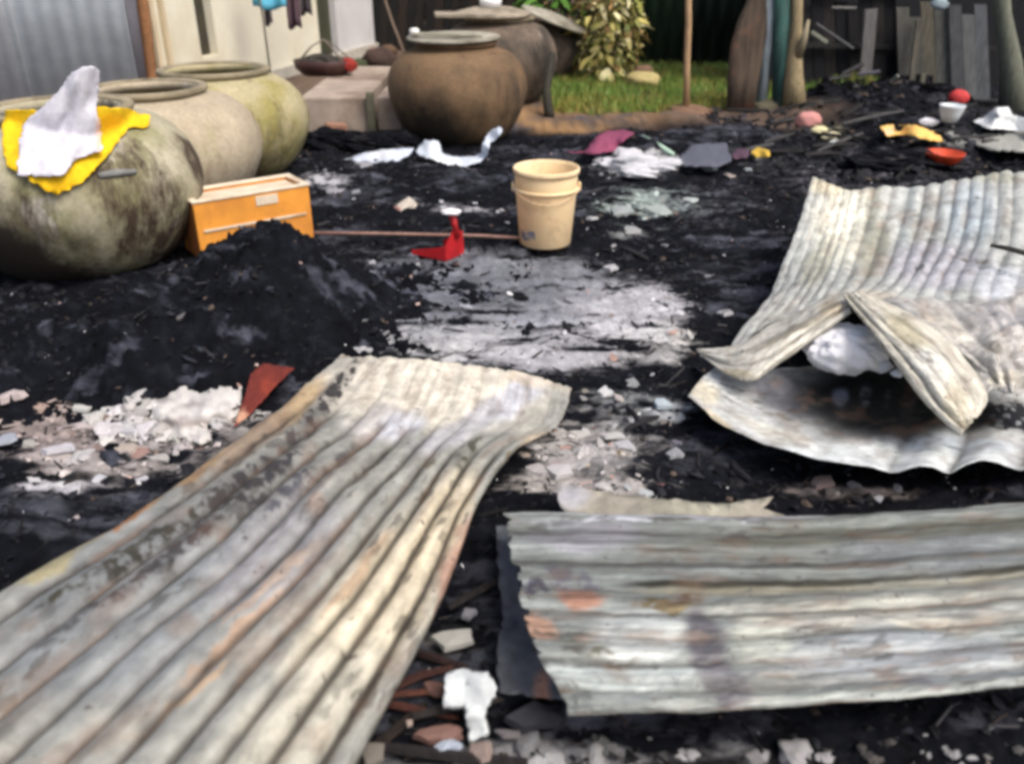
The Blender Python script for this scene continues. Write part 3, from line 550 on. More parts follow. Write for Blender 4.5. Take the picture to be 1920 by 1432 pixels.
J4c = (at(858, 6.85), 6.85); jar(J4c, .535, .72, 'jar4', 'smooth brown jar with flat slabs on its mouth, behind the curled white scraps', .56, 4, 'jar4')
J5c = (at(936, 8.6), 8.6); jar(J5c, .55, .76, 'jar5', 'grey brown jar with a white cup on its lid, behind the brown jar', .56, 5)
J6c = (at(1010, 10.2), 10.2); jar(J6c, .5, .62, 'jar5', 'dark jar under a tilted pale lid, between the grey brown jar and the shrub', .56, 6)
# jar lids
def disc(c, r, t, tilt=(0, 0), n=48, dome=0.):
    V = []; F = []
    pr = [(0, -t / 2), (r * .96, -t / 2), (r, -t / 4), (r, t / 4), (r * .96, t / 2), (r * .5, t / 2 + dome * .8), (.001, t / 2 + dome)]
    V, F = lathe(pr, (0, 0, 0), n); R_ = np.array(Matrix.Rotation(tilt[0], 3, 'X') @ Matrix.Rotation(tilt[1], 3, 'Y')); return V @ R_.T + np.array(c), F
M['lid'] = m_plain('cement_lid', lin((160, 150, 132)), .85, .3, 10, dirt=lin((96, 88, 72)))
M['lidpale'] = m_plain('pale_lid', lin((160, 156, 140)), .85, .35, 6, dirt=lin((84, 80, 64)))
V, F = disc((J4c[0] - .02, J4c[1], .712), .35, .022, (.02, -.01)); tag(meshobj('jar_lid', V, F, M['lidpale']), 'flat pale cement lid on the brown jar', 'lid', 'lids of the water jars')
V, F = box((J4c[0] - .06, J4c[1] - .12, .742), (.52, .05, .022), .03, .02); tag(bev(meshobj('batten', V, F, M['lidpale'], smooth=False), .004), 'pale batten lying across the front of the brown jar lid', 'batten')
V, F = lathe([(.0, 0), (.025, 0), (.036, .02), (.036, .05), (.02, .06), (0, .06)], (J4c[0] - .30, J4c[1] - .10, .724), 20); tag(meshobj('cup', V, F, m_plain('white_plastic', (.75, .75, .72), .4, .08, 8)), 'small white cup at the left end of the brown jar lid', 'cup')
V, F = disc((J5c[0] - .06, J5c[1] - .05, .755), .36, .03, (.02, .0), dome=.05); tag(meshobj('jar_lid', V, F, M['lid']), 'grey domed lid with a white cup on it', 'lid', 'lids of the water jars')
V, F = lathe([(.05, 0), (.09, .01), (.1, .05), (.1, .075), (.09, .08), (.085, .03), (0, .02)], (at(920, 8.5, .8), 8.5, .805), 24); tag(meshobj('white_bowl', V, F, m_plain('white_enamel', (.8, .8, .8), .35, .05, 8)), 'white enamel bowl standing on the lid of the grey brown jar', 'bowl')
V, F = disc((at(1040, 10.0, .6), 9.95, .6), .38, .03, (.05, .35), dome=.04); tag(meshobj('jar_lid', V, F, M['lidpale']), 'tilted whitish lid sloping down to the right above the dark jar', 'lid', 'lids of the water jars')
V, F = box((at(872, 7.9, .8), 7.9, .79), (.52, .3, .03), .1, .03); tag(bev(meshobj('slab', V, F, M['lid'], smooth=False), .006), 'thin grey slab on the jars above the batten', 'slab')
V, F = tube([P(1030, 218, 0), PY(1024, 170, 7.9), PY(1036, 100, 8.05)], [.045, .04, .03], 8); tag(meshobj('post', V, F, M['charwood'], cols=ccol(V, lin((52, 50, 42)))), 'short dark stump post between the jars and the grass', 'post')

# ------------------------------------------------------------ cloths on the near jar
def ell_hit(px, py, c, R, h, infl):
    r = ray(px, py); S = np.array([R * infl, R * infl, h * .52 * infl]); o = (CAM - np.array([c[0], c[1], h * .48])) / S; d = r / S
    a = d @ d; b = 2 * o @ d; cc = o @ o - 1; q = b * b - 4 * a * cc
    if q < 0: return None
    return CAM + r * ((-b - math.sqrt(q)) / (2 * a))
def drape(infl, seed, amp, back=3.84):
    def f(px, py):
        h = ell_hit(px, py, J1c, .585, .72, infl); x = (px - 960) / FPX * 3.8; rr = .585 * .60; dx = x - (J1c[0] + .02)
        rim = J1c[1] - math.sqrt(max(0, rr * rr - dx * dx)) - (infl - 1) * .5 if abs(dx) < rr else 9
        Y = min(9 if h is None else h[1], rim); Y = min(Y, back + .12) if Y < 9 else back
        fold = amp * (float(fbm(px / 30 + py / 80, py / 75, seed, 2)) - .5) * 2 - amp * .5
        return PY(px, py, Y + fold)
    return f
M['clothy'] = M['cloth']
yel = [(8, 208), (60, 205), (120, 210), (185, 200), (240, 203), (262, 214), (282, 216), (280, 236), (240, 240), (225, 258), (200, 295), (150, 345), (105, 367), (75, 350), (45, 330), (12, 312), (4, 262)]
o = patch('yellow_cloth', yel, drape(1.045, 3, .016, 3.9), 7, M['cloth'], cf((232, 192, 24), [(210, 225, 30, 20, 0, (246, 178, 10)), (100, 350, 60, 14, -10, (224, 176, 10))], 2, 8), thick=.003)
tag(o, 'bright yellow cloth draped over the near mossy jar under the white one', 'cloth')
wht = [(172, 124), (186, 132), (184, 175), (180, 205), (188, 232), (192, 280), (165, 290), (145, 298), (125, 322), (105, 330), (70, 330), (32, 328), (36, 270), (45, 232), (75, 205), (110, 172), (135, 135), (155, 125)]
o = patch('white_cloth', wht, drape(1.11, 9, .034, 3.82), 6, M['cloth'], cf((206, 206, 216), [(150, 180, 40, 40, 0, (218, 218, 226)), (90, 290, 40, 30, 0, (205, 206, 222)), (188, 250, 8, 40, 0, (240, 190, 160))], 6, 8), thick=.003)
tag(o, 'crumpled white cloth rising to a peak over the yellow cloth', 'cloth')
# grey pipe stub on jar shoulder
a = ell_hit(185, 330, J1c, .585, .72, 1.01); b = ell_hit(255, 322, J1c, .585, .72, 1.02)
V, F = tube([a, (a + b) / 2 + np.array([0, -.008, .005]), b], [.014, .017, .01], 10); tag(meshobj('grey_rag', V, F, m_plain('grey_rag', lin((128, 130, 128)), .9, .3, 20)), 'rolled grey rag stuck to the side of the near mossy jar below the yellow cloth', 'rag')

# ------------------------------------------------------------ orange box
M['orange'] = m_plain('orange_foam', lin((232, 156, 60)), .6, .2, 7, dirt=lin((190, 122, 56)))
M['orangedark'] = m_plain('orange_foam_brown', lin((168, 104, 56)), .6, .25, 7, dirt=lin((110, 74, 50)))  # darker, browner copy of the box colour for one end wall
M['foamwhite'] = m_plain('box_inside', lin((218, 204, 180)), .7, .2, 10, dirt=lin((176, 150, 118)))
fl = P(380, 492, 0); ang = math.radians(36); bx = empty('foam_box', (fl[0], fl[1], 0), 'open orange foam box with pale rim behind the black ash heap', 'box', rz=ang); bpy.context.view_layer.update()
Lx, Ly, Hh, th = .57, .25, .28, .022
def bpart(name, c, s, m, bvl=.005, lab=None):
    Mx = bx.matrix_world; V, F = box((0, 0, 0), s); V = np.array([tuple(Mx @ (Vector(v) + Vector(c))) for v in V]); o = meshobj(name, V, F, m, bx, False); bev(o, bvl, 3)
    if lab: o['label'] = lab
    return o
bpart('side_wall', (Lx / 2, th / 2, Hh / 2), (Lx, th, Hh), M['orange']); bpart('side_wall', (Lx / 2, Ly - th / 2, Hh / 2), (Lx, th, Hh), M['orange'])
bpart('end_wall', (th / 2, Ly / 2, Hh / 2), (th, Ly - 2 * th - .002, Hh), M['orangedark'], lab='brownish end wall'); bpart('end_wall', (Lx - th / 2, Ly / 2, Hh / 2), (th, Ly - 2 * th - .002, Hh), M['orange'])
bpart('inner_sheet', (Lx / 2, Ly / 2, Hh - .022), (Lx - 2 * th - .004, Ly - 2 * th - .004, .02), M['foamwhite'])
for c, s in (((Lx / 2, th / 2, Hh + .005), (Lx + .012, th + .012, .012)), ((Lx / 2, Ly - th / 2, Hh + .005), (Lx + .012, th + .012, .012)), ((th / 2, Ly / 2, Hh + .005), (th + .012, Ly - 2 * th - .014, .0115)), ((Lx - th / 2, Ly / 2, Hh + .005), (th + .012, Ly - 2 * th - .014, .0115))):
    bpart('rim', c, s, M['foamwhite'], .004)
bpart('rib', (Lx / 2, -.003, .145), (Lx - .06, .008, .012), M['foamwhite'], .002);
bpart('sticker', (.35, -.002, .245), (.11, .004, .045), M['foamwhite'], .001, 'pale blank sticker')

# ------------------------------------------------------------ bucket
m, nt, b = newmat('bucket_plastic'); col = ramp(nt, nz(nt, 5, 4), [(.3, lin((238, 208, 162))), (.7, lin((246, 222, 180)))]); col = mix(nt, ramp(nt, nz(nt, 9, 7, .7), [(.52, (0, 0, 0)), (.75, (.5,) * 3)]), col, lin((150, 120, 86))); nt.links.new(col, b.inputs['Base Color']); b.inputs['Roughness'].default_value = .5; b.inputs['Subsurface Weight'].default_value = .25; b.inputs['Subsurface Radius'].default_value = (.06, .035, .02); b.inputs['Subsurface Scale'].default_value = .5
M['bucket'] = m
bc = (at(1023, 4.12, .15), 4.12, 0.01); bk = empty('bucket', bc, 'tall cream orange plastic bucket standing at the end of the stick', 'bucket')
V, F = lathe([(.0, .004), (.115, .004), (.122, 0), (.127, .006), (.150, .285), (.153, .365), (.150, .37), (.147, .365), (.144, .285), (.122, .012), (0, .010)][1:-1], bc, 72); F.append([8 * 72 + k for k in range(72)]); meshobj('bucket_body', V, F, M['bucket'], bk)
V, F = lathe([(.1535, .352), (.160, .352), (.1615, .36), (.1615, .372), (.158, .377), (.1525, .377), (.1505, .37), (.1535, .352)], bc, 72); meshobj('rim', V, F[:-1], M['bucket'], bk)
V, F = lathe([(.1508, .268), (.1585, .27), (.160, .277), (.1585, .284), (.1515, .286), (.1508, .268)], bc, 72); meshobj('collar', V, F[:-1], M['bucket'], bk)
pts = [(bc[0] + .162 * math.sin(t), bc[1] - .162 * math.cos(t), bc[2] + .278 - .045 * math.cos(t) ** 2) for t in np.linspace(-1.5, 1.5, 24)]
V, F = tube(pts, .0024, 6); meshobj('handle', V, F, m_plain('handle_wire', lin((232, 200, 160)), .4, .1, 8), bk)
for s_ in (-1, 1):
    V, F = box((bc[0] + s_ * .162, bc[1], bc[2] + .283), (.012, .035, .04)); bev(meshobj('handle_lug', V, F, M['bucket'], bk, False), .004)
ts = np.linspace(-1.1, -.42, 10); V = []; 
for t in ts:
    for z in np.linspace(.045, .085, 4):
        r = .1275 + (z / .285) * .0226 + .0012; zz_ = z + .008 * math.sin(t * 9); V.append((bc[0] + r * math.sin(t), bc[1] - r * math.cos(t), bc[2] + zz_))
F = [[i * 4 + j, i * 4 + 4 + j, i * 4 + 5 + j, i * 4 + 1 + j] for i in range(9) for j in range(3)]; lb = meshobj('worn_label', V, F, m_plain('worn_print', lin((120, 122, 140)), .5, .4, 60, dirt=lin((225, 200, 160))), bk); lb['label'] = 'worn blue-grey print near the bucket foot'

# ------------------------------------------------------------ stick, dustpan, rag
V, F = tube([P(588, 437, .05) + [0, 0, 0], P(700, 438, .05), P(800, 440, .055), P(900, 442, .05), P(992, 447, .04)], [.0085, .009, .0085, .0085, .008], 8)
tag(meshobj('long_stick', V, F, m_plain('pink_stick', lin((150, 118, 106)), .7, .25, 30)), 'long thin pinkish stick lying between the orange box and the bucket', 'stick')
M['red'] = m_plain('red_plastic', lin((176, 26, 34)), .5, .35, 12, dirt=lin((92, 26, 26)))
q = onG(836, 488); dp = empty('dustpan', q.tolist(), 'red plastic dustpan with a white rag on its handle, lying across the stick', 'dustpan')
def quadsolid(name, pts, F, parent, m, t=.003):
    o = meshobj(name, np.array(pts) + q, F, m, parent, False); solid(o, t, 0); return o
quadsolid('tray', [(-.165, .02, .02), (0, -.03, .0), (.085, .07, .005), (-.02, .16, .01)], [[0, 1, 2, 3]], dp, M['red'])
quadsolid('side_wall', [(-.165, .02, .022), (0, -.03, .003), (.0, -.028, .07), (-.165, .02, .04)], [[0, 1, 2, 3]], dp, M['red'])
quadsolid('back_wall', [(0, -.03, .003), (.085, .07, .008), (.08, .075, .12), (.035, .02, .135), (.0, -.028, .07)], [[0, 1, 2, 3, 4]], dp, M['red'])
quadsolid('side_wall', [(.085, .07, .008), (-.02, .16, .012), (-.02, .16, .045), (.08, .075, .12)], [[0, 1, 2, 3]], dp, M['red'])
V, F = tube([q + [.055, .035, .1], q + [.045, .035, .16], q + [.035, .035, .215]], [.017, .016, .019], 8); meshobj('handle', V, F, M['red'], dp)
def lump(c, r, seed, sub=3, amp=.35, sc=4):
    bm = bmesh.new(); bmesh.ops.create_icosphere(bm, subdivisions=sub, radius=1); V = np.array([v.co[:] for v in bm.verts]); F = [[v.index for v in f.verts] for f in bm.faces]; bm.free()
    n = fbm(V[:, 0] * sc + V[:, 2] * 2.3 + 9, V[:, 1] * sc + V[:, 2] * 1.7 + 9, seed, 4); V = V * (1 + amp * 2 * (n - .5))[:, None] * np.array(r); return V + np.array(c), F
def lumpobj(name, c, r, seed, col, label, cat, group=None, sub=3, amp=.35, parent=None, sc=2.2, smooth=True):
    V, F = lump(c, r, seed, sub, amp, sc); o = meshobj(name, V, F, M['cloth'], parent, smooth, cols=ccol(V, lin(col)))
    return tag(o, label, cat, group) if label else o
c = q + [.03, .03, .225]; lumpobj('white_rag', c, (.05, .035, .016), 4, (232, 232, 236), 'scrap of white rag on top of the red dustpan handle', 'rag')

# ------------------------------------------------------------ curled white sheets behind
def scrap(name, poly, ctrl, col, label, cat, bl=(), step=6, amp=.01, seed=0, group=None, thick=.002, sc=22, mat='cloth', edge=1.5):
    o = patch(name, poly, creased(ctrl, amp, sc, seed), step, M[mat], cf(col, bl, seed, 8), thick=thick, seed=seed, edge=edge); return tag(o, label, cat, group)
scrap('tin_scrap', [(640, 300), (690, 285), (735, 279), (776, 278), (766, 292), (735, 306), (690, 312)], [(640, 300, .05), (776, 278, .1), (700, 312, .06), (735, 280, .1)], (196, 206, 220), 'flat pale blue-white tin scrap left of the curled one', 'metal scrap', [(720, 292, 30, 10, 0, (226, 230, 236))], seed=21, group='pale tin scraps in front of the brown jar')
scrap('tin_scrap', [(780, 283), (796, 262), (822, 264), (828, 285), (850, 294), (890, 293), (903, 286), (905, 268), (915, 250), (934, 237), (942, 243), (935, 256), (918, 268), (915, 290), (900, 304), (858, 317), (820, 303), (788, 292)],
      [(780, 283, .09), (810, 264, .14), (850, 300, .06), (900, 300, .07), (912, 262, .17), (938, 240, .24), (858, 316, .05)], (200, 210, 222), 'curled white tin scrap with one arm rising in front of the brown jar', 'metal scrap', [(840, 302, 40, 9, 10, (232, 236, 240)), (810, 275, 16, 12, 0, (228, 232, 238))], seed=22, step=5, group='pale tin scraps in front of the brown jar')
# purple cloth, pale green stick, ash pile
scrap('purple_cloth', [(1096, 284), (1112, 262), (1135, 246), (1170, 243), (1190, 250), (1165, 268), (1150, 284), (1120, 288), (1060, 285)], [(1060, 285, .06), (1130, 255, .13), (1180, 246, .13), (1150, 284, .07)], (132, 66, 92), 'torn purple cloth on the dirt beyond the bucket', 'cloth', amp=.02, seed=23)
V, F = tube([PY(1204, 256, 6.4), PY(1235, 274, 6.2), PY(1262, 290, 6.0)], [.014, .022, .016], 8); tag(meshobj('green_stick', V, F, m_plain('green_paint', lin((176, 204, 184)), .6, .2, 20)), 'pale green broken stick behind the white ash pile', 'stick')
wp = empty('white_ash_pile', P(1195, 315, 0).tolist(), 'low pile of white ash and paper behind and right of the bucket', 'ash pile')
for k, (px, py, a_, b_, c_) in enumerate([(1190, 308, .17, .12, .07), (1150, 306, .13, .07, .035), (1235, 312, .14, .07, .04), (1262, 306, .09, .05, .03), (1200, 324, .13, .07, .03), (1175, 292, .10, .07, .05)]):
    lumpobj('ash_lump', P(px, py, .025), (a_, b_, c_), 31 + k, (196, 198, 202), None, None, parent=wp, sub=4, amp=.55)
scrap('grey_board', [(1275, 292), (1300, 270), (1362, 268), (1372, 300), (1345, 312), (1280, 310)], [(1275, 292, .05), (1300, 270, .06), (1372, 300, .05)], (88, 92, 104), 'flat dark grey board lying behind the ash pile', 'board', amp=.004, seed=25, thick=.012)
scrap('yellow_scrap', [(1408, 286), (1420, 276), (1440, 281), (1444, 292), (1420, 296)], [(1408, 286, .07), (1440, 281, .1), (1420, 296, .06)], (214, 178, 72), 'small yellow scrap on black ground in the right background', 'scrap', seed=26, step=4)
scrap('mauve_scrap', [(1370, 290), (1385, 278), (1405, 282), (1400, 296), (1376, 298)], [(1370, 290, .05), (1405, 282, .07)], (92, 68, 84), 'dull mauve scrap beside the small yellow scrap', 'scrap', seed=27, step=4)

# ------------------------------------------------------------ items at the right background
def gY(px, py): return onG(px, py)
q = gY(1790, 222); V, F = lathe([(.0, 0), (.05, 0), (.075, .03), (.085, .07), (.07, .1), (.04, .115), (0, .12)][0:], q, 28); V[:, 2] += .0
tag(meshobj('orange_bowl', *lathe([(.05, 0), (.10, .03), (.125, .075), (.13, .085), (.122, .085), (.095, .04), (0.001, .015)], gY(1776, 266), 32), m_plain('orange_bowl', lin((200, 70, 34)), .5, .35, 10)), 'orange red plastic bowl at the end of the yellow cloth', 'bowl')
tag(meshobj('white_cup', *lathe([(.055, 0), (.07, .05), (.085, .10), (.09, .115), (.08, .115), (.065, .05), (0.001, .02)], gY(1777, 238) + [0, 0, .06], 28), m_plain('cup_white', lin((214, 222, 226)), .35, .1, 6)), 'white cup standing upright behind the orange bowl', 'cup')
V, F = lump(gY(1792, 206) + [0, 0, .07], (.085, .07, .065), 3, 3, .12, 2); tag(meshobj('red_ball', V, F, m_plain('red_ball', lin((206, 60, 60)), .8, .35, 10)), 'round red rag bundle behind the white cup', 'rag bundle')
scrap('yellow_cloth', [(1650, 238), (1680, 232), (1720, 236), (1760, 250), (1770, 266), (1740, 262), (1700, 252), (1665, 256)], [(1650, 240, .18), (1720, 238, .2), (1765, 262, .12), (1680, 255, .13)], (240, 196, 110), 'long pale yellow cloth on black debris left of the orange bowl', 'cloth', [(1665, 246, 14, 8, 0, (238, 190, 160))], amp=.02, seed=28, step=5)
V, F = lump(gY(1738, 240) + [0, 0, .04], (.07, .04, .03), 5, 3, .4, 3); tag(meshobj('white_rag', V, F, M['cloth'], cols=ccol(V, lin((225, 226, 228)))), 'white rag between the yellow cloth and the white cup', 'rag')
scrap('white_plastic_sheet', [(1825, 228), (1850, 215), (1866, 202), (1890, 200), (1898, 215), (1925, 222), (1990, 228), (1990, 252), (1900, 244), (1850, 240)], [(1825, 228, .16), (1880, 202, .26), (1940, 225, .2), (1900, 244, .12), (1990, 250, .1)], (224, 228, 228), 'crumpled white plastic sheet at the right edge of the background', 'plastic sheet', amp=.03, seed=29, step=6)
scrap('grey_board', [(1800, 262), (1860, 246), (1990, 255), (1990, 285), (1860, 280)], [(1800, 262, .08), (1990, 270, .1), (1860, 246, .1)], (150, 152, 146), 'dusty pale board below the white plastic sheet', 'board', amp=.008, seed=30, thick=.012)
q = gY(1516, 228); V, F = lump(q + [0, 0, .03], (.10, .06, .07), 7, 3, .3, 2.5); tag(meshobj('pink_bag', V, F, M['cloth'], cols=ccol(V, lin((196, 140, 134)))), 'dusty pink bag on black ground left of the charred planks', 'bag')
for k, (px, py, w, c, lab) in enumerate([(1535, 248, .065, (222, 216, 170), 'cream crumpled scrap just below the pink bag'), (1560, 254, .075, (206, 200, 168), 'tan paper scrap right of the cream crumpled scrap'), (1567, 274, .055, (200, 204, 202), 'grey white crumpled scrap below the tan paper scrap')]):
    V, F = lump(gY(px, py) + [0, 0, .02], (w, w * .6, w * .45), 40 + k, 2, .4, 3); tag(meshobj('paper_scrap', V, F, M['cloth'], smooth=False, cols=ccol(V, lin(c))), lab, 'scrap')

# ------------------------------------------------------------ tilted white bag under the crumpled sheet, dark stick on it
Vs = []; 
c = P(1592, 654, .15); lumpobj('white_sack', c, (.14, .10, .08), 51, (246, 247, 250), 'lumpy white sack showing through the tear of the crumpled sheet', 'sack', sub=5, amp=.2, sc=4)
for k, (px, py, r) in enumerate([(1654, 686, .034), (1682, 700, .02), (1636, 668, .024)]):
    lumpobj('foam_chunk', P(px, py, .12), (r, r * .8, r * .7), 60 + k, (228, 232, 240), ['larger round white foam chunk right of the white sack', 'smallest white foam chunk at the right end below the sack', 'white foam chunk tucked against the side of the sack'][k], 'foam chunk', 'foam chunks by the white sack', sub=2)
V, F = tube([P(1857, 460, .345), P(1890, 466, .345), P(1985, 492, .35)], [.006, .01, .011], 7); tag(meshobj('charred_stick', V, F, M['charwood'], cols=ccol(V, lin((58, 58, 52)))), 'dark stick lying on the tall crumpled sheet at the right edge', 'stick')

# ------------------------------------------------------------ individual fragments
FM = []
def fragmesh(seed, flat):
    rs = random.Random(seed); n = rs.choice((8, 9, 10, 11)); bm = bmesh.new(); top = []; bot = []
    for k in range(n):
        a = 2 * math.pi * (k + rs.uniform(-.3, .3)) / n; r = rs.uniform(.30, .58)
        bot.append(bm.verts.new((r * math.cos(a), r * .75 * math.sin(a), 0))); r *= rs.uniform(.8, .98); top.append(bm.verts.new((r * math.cos(a), r * .75 * math.sin(a), flat * rs.uniform(.8, 1.15))))
    c = bm.verts.new((rs.uniform(-.1, .1), rs.uniform(-.1, .1), flat * 1.25))
    for k in range(n): bm.faces.new((bot[k], bot[(k + 1) % n], top[(k + 1) % n], top[k])); bm.faces.new((top[k], top[(k + 1) % n], c))
    bm.faces.new(bot[::-1]); me = bpy.data.meshes.new('fragment'); bm.to_mesh(me); bm.free(); me.materials.append(M['frag']); return me
for k in range(5): FM.append(fragmesh(k, .16))
for k in range(6):
    bm = bmesh.new(); bmesh.ops.create_icosphere(bm, subdivisions=3, radius=.5)
    for v in bm.verts:
        n_ = float(fbm(v.co.x * 6 + v.co.z * 4 + 9 + k, v.co.y * 4.5 + v.co.z * 2 + 9, 300 + k, 5)); v.co *= 1 + 1.5 * (n_ - .5); v.co.z = v.co.z * .5 + .1
    me = bpy.data.meshes.new('lump'); bm.to_mesh(me); bm.free(); me.materials.append(M['frag']); me.polygons.foreach_set('use_smooth', [k % 2 == 0] * len(me.polygons)); FM.append(me)
MARKS = [(1022, 390, 'cream bucket'), (830, 460, 'red dustpan'), (455, 400, 'orange box'), (858, 210, 'brown jar'), (860, 285, 'curled tin scrap'), (705, 293, 'flat tin scrap'), (1195, 310, 'white ash pile'), (1320, 290, 'dark grey board'), (1065, 740, 'far end of the long sheet'),
         (955, 850, 'bend in the long sheet'), (1300, 735, 'tip of the curled white sheet'), (1500, 850, 'front lip of the curled sheet'), (1240, 935, 'beige sheet end'), (980, 600, 'grey ash patch'), (1180, 590, 'bright side of the ash patch'), (500, 720, 'rust red scrap'), (885, 1320, 'bent white foam piece'), (1060, 1335, 'lower left corner of the wide sheet'),
         (1500, 1320, 'middle of the wide sheet'), (1850, 1300, 'right end of the wide sheet'), (700, 1350, 'near end of the long sheet'), (1492, 200, 'dead tree'), (1776, 255, 'orange bowl'), (1700, 245, 'pale yellow cloth'), (1530, 235, 'dusty pink bag'), (1870, 225, 'white plastic sheet'), (1530, 340, 'upper left corner of the tall sheet'), (270, 770, 'left heap end'), (330, 750, 'heap top'), (340, 800, 'heap front'), (410, 750, 'right heap end'), (1140, 268, 'purple cloth'), (75, 592, 'green scrap')]
USED = set()
def where(px, py):
    m_ = min(MARKS, key=lambda q: (q[0] - px) ** 2 + ((q[1] - py) * 1.4) ** 2); dx, dy = px - m_[0], (py - m_[1]) * 1.4; d = math.hypot(dx, dy)
    how = 'touching' if d < 22 else ('close' if d < 60 else ('near' if d < 120 else 'well'))
    a = math.degrees(math.atan2(dy, dx)) % 360; dr = ['right of', 'below right of', 'below', 'below left of', 'left of', 'above left of', 'above', 'above right of'][int((a + 22.5) // 45) % 8]
    return m_[2], how, dr
def colw(c):
    r, g_, b_ = c; v = (r + g_ + b_) / 3
    if r - b_ > 40: return 'rust brown' if v < 125 else ('pinkish tan' if v < 195 else 'cream')
    if r - b_ > 16: return 'dull brown' if v < 120 else 'warm beige'
    if b_ - r > 12: return 'slate blue' if v < 130 else 'bluish white'
    if g_ > r + 6: return 'greenish grey' if v < 150 else 'pale greenish'
    return 'black' if v < 50 else 'dark grey' if v < 100 else 'mid grey' if v < 160 else 'light grey' if v < 200 else 'off-white' if v < 218 else 'bright white'
def autolabel(px, py, w, col, noun, extra=''):
    t, how, dr = where(px, py); sz = 'tiny' if w < 18 else 'small' if w < 30 else 'medium' if w < 46 else 'large'
    for lab in (f'{sz} {colw(col)} {noun} {dr} the {t}', f'{sz} {colw(col)} {noun} {how} {dr} the {t}'.replace('touching', 'just')):
        if lab not in USED: break
    USED.add(lab); return lab
def frag(px, py, w, ratio, col, label, group, name='broken_tile', cat='fragment', chunky=False, rot=None, dz=0, lift=0.):
    if lift: q = P(px, py, lift)
    else:
        q = onG(px, py); hh = float(heap_s(q[0], q[1]))
        if hh > q[2]:
            for _ in range(6): q = P(px, py, float(heap_s(q[0], q[1])))
    s = w / FPX * dep(q[1], q[2]); rs = random; av_ = sum(col) / 3; col = tuple(v * .6 + av_ * .34 for v in col) if name != 'green_scrap' else col
    me = FM[rs.randrange(5, 11)] if chunky else FM[rs.randrange(5)]
    o = bpy.data.objects.new(name, me); o.location = (q[0], q[1], q[2] - .004 + dz); elev = max(.35, (CH - q[2]) / math.hypot(q[1], CH))
    o.scale = (s, s * min(ratio / elev / .75, 1.6), s * rs.uniform(.7, 1.1)); o.rotation_euler = (rs.uniform(-.2, .2), rs.uniform(-.2, .2), rs.uniform(-.35, .35) if rot is None else rot)
    o.color = (*lin(col), 1); link(o); return tag(o, label, cat, group)
G1 = 'pale broken tiles left of the long sheet'
for px, py, w, r, c, lab in [(28, 745, 66, .25, (210, 190, 184), 'flat pinkish tile at the left edge, above the tan one'), (78, 765, 78, .3, (196, 160, 140), 'tan pink tile beside the left edge below the flat pinkish one'), (155, 775, 50, .26, (216, 216, 206), 'small whitish tile with a cut corner right of the tan pink tile'),
        (148, 802, 70, .3, (214, 198, 196), 'pale rose tile in the middle of the left rubble'), (112, 842, 62, .32, (216, 214, 222), 'bright white tile near the front of the left rubble'), (10, 838, 56, .5, (176, 188, 206), 'bluish white piece cut by the left edge'), (225, 812, 90, .22, (206, 206, 212), 'long whitish tile lying under the white plaster mound'),
        (235, 842, 52, .35, (196, 178, 160), 'sand coloured tile in the left rubble front row'), (180, 838, 46, .3, (150, 120, 110), 'brown rose tile between the white and the sand ones'), (340, 838, 46, .28, (222, 206, 204), 'pinkish white chip next to the long sheet'), (60, 832, 34, .5, (176, 176, 168), 'grey upright chip beside the bluish piece'),
        (120, 890, 34, .6, (178, 178, 172), 'grey triangular chip above the white streak'), (70, 902, 46, .26, (214, 214, 214), 'left white piece of the front streak'), (118, 914, 60, .22, (220, 220, 222), 'middle white piece of the front streak'), (188, 900, 58, .28, (212, 216, 224), 'right bluish white piece of the front streak'),
        (268, 898, 28, .4, (205, 205, 214), 'lone white chip right of the front streak'), (140, 968, 32, .4, (196, 180, 182), 'lone rose chip on the black ground near the left edge'), (388, 655, 36, .4, (206, 176, 168), 'pink chip low on the ash heap'), (310, 700, 18, .45, (215, 215, 215), 'tiny white chip above the plaster mound'),
        (25, 672, 20, .8, (196, 198, 206), 'white chip on the left end of the ash heap'), (83, 668, 18, .5, (220, 220, 224), 'small bright chip on the left of the ash heap'), (340, 592, 26, .4, (112, 108, 108), 'grey chip halfway up the ash heap'), (475, 612, 14, .7, (225, 225, 225), 'tiny bright chip on the right flank of the ash heap'),
        (300, 860, 40, .4, (186, 184, 178), 'grey tile chip below the plaster mound'), (260, 790, 50, .3, (190, 186, 180), 'grey white tile under the left end of the mound'), (262, 850, 40, .5, (184, 134, 120), 'reddish tile chip in the left rubble')]:
    frag(px, py, w, r, c, lab, G1)
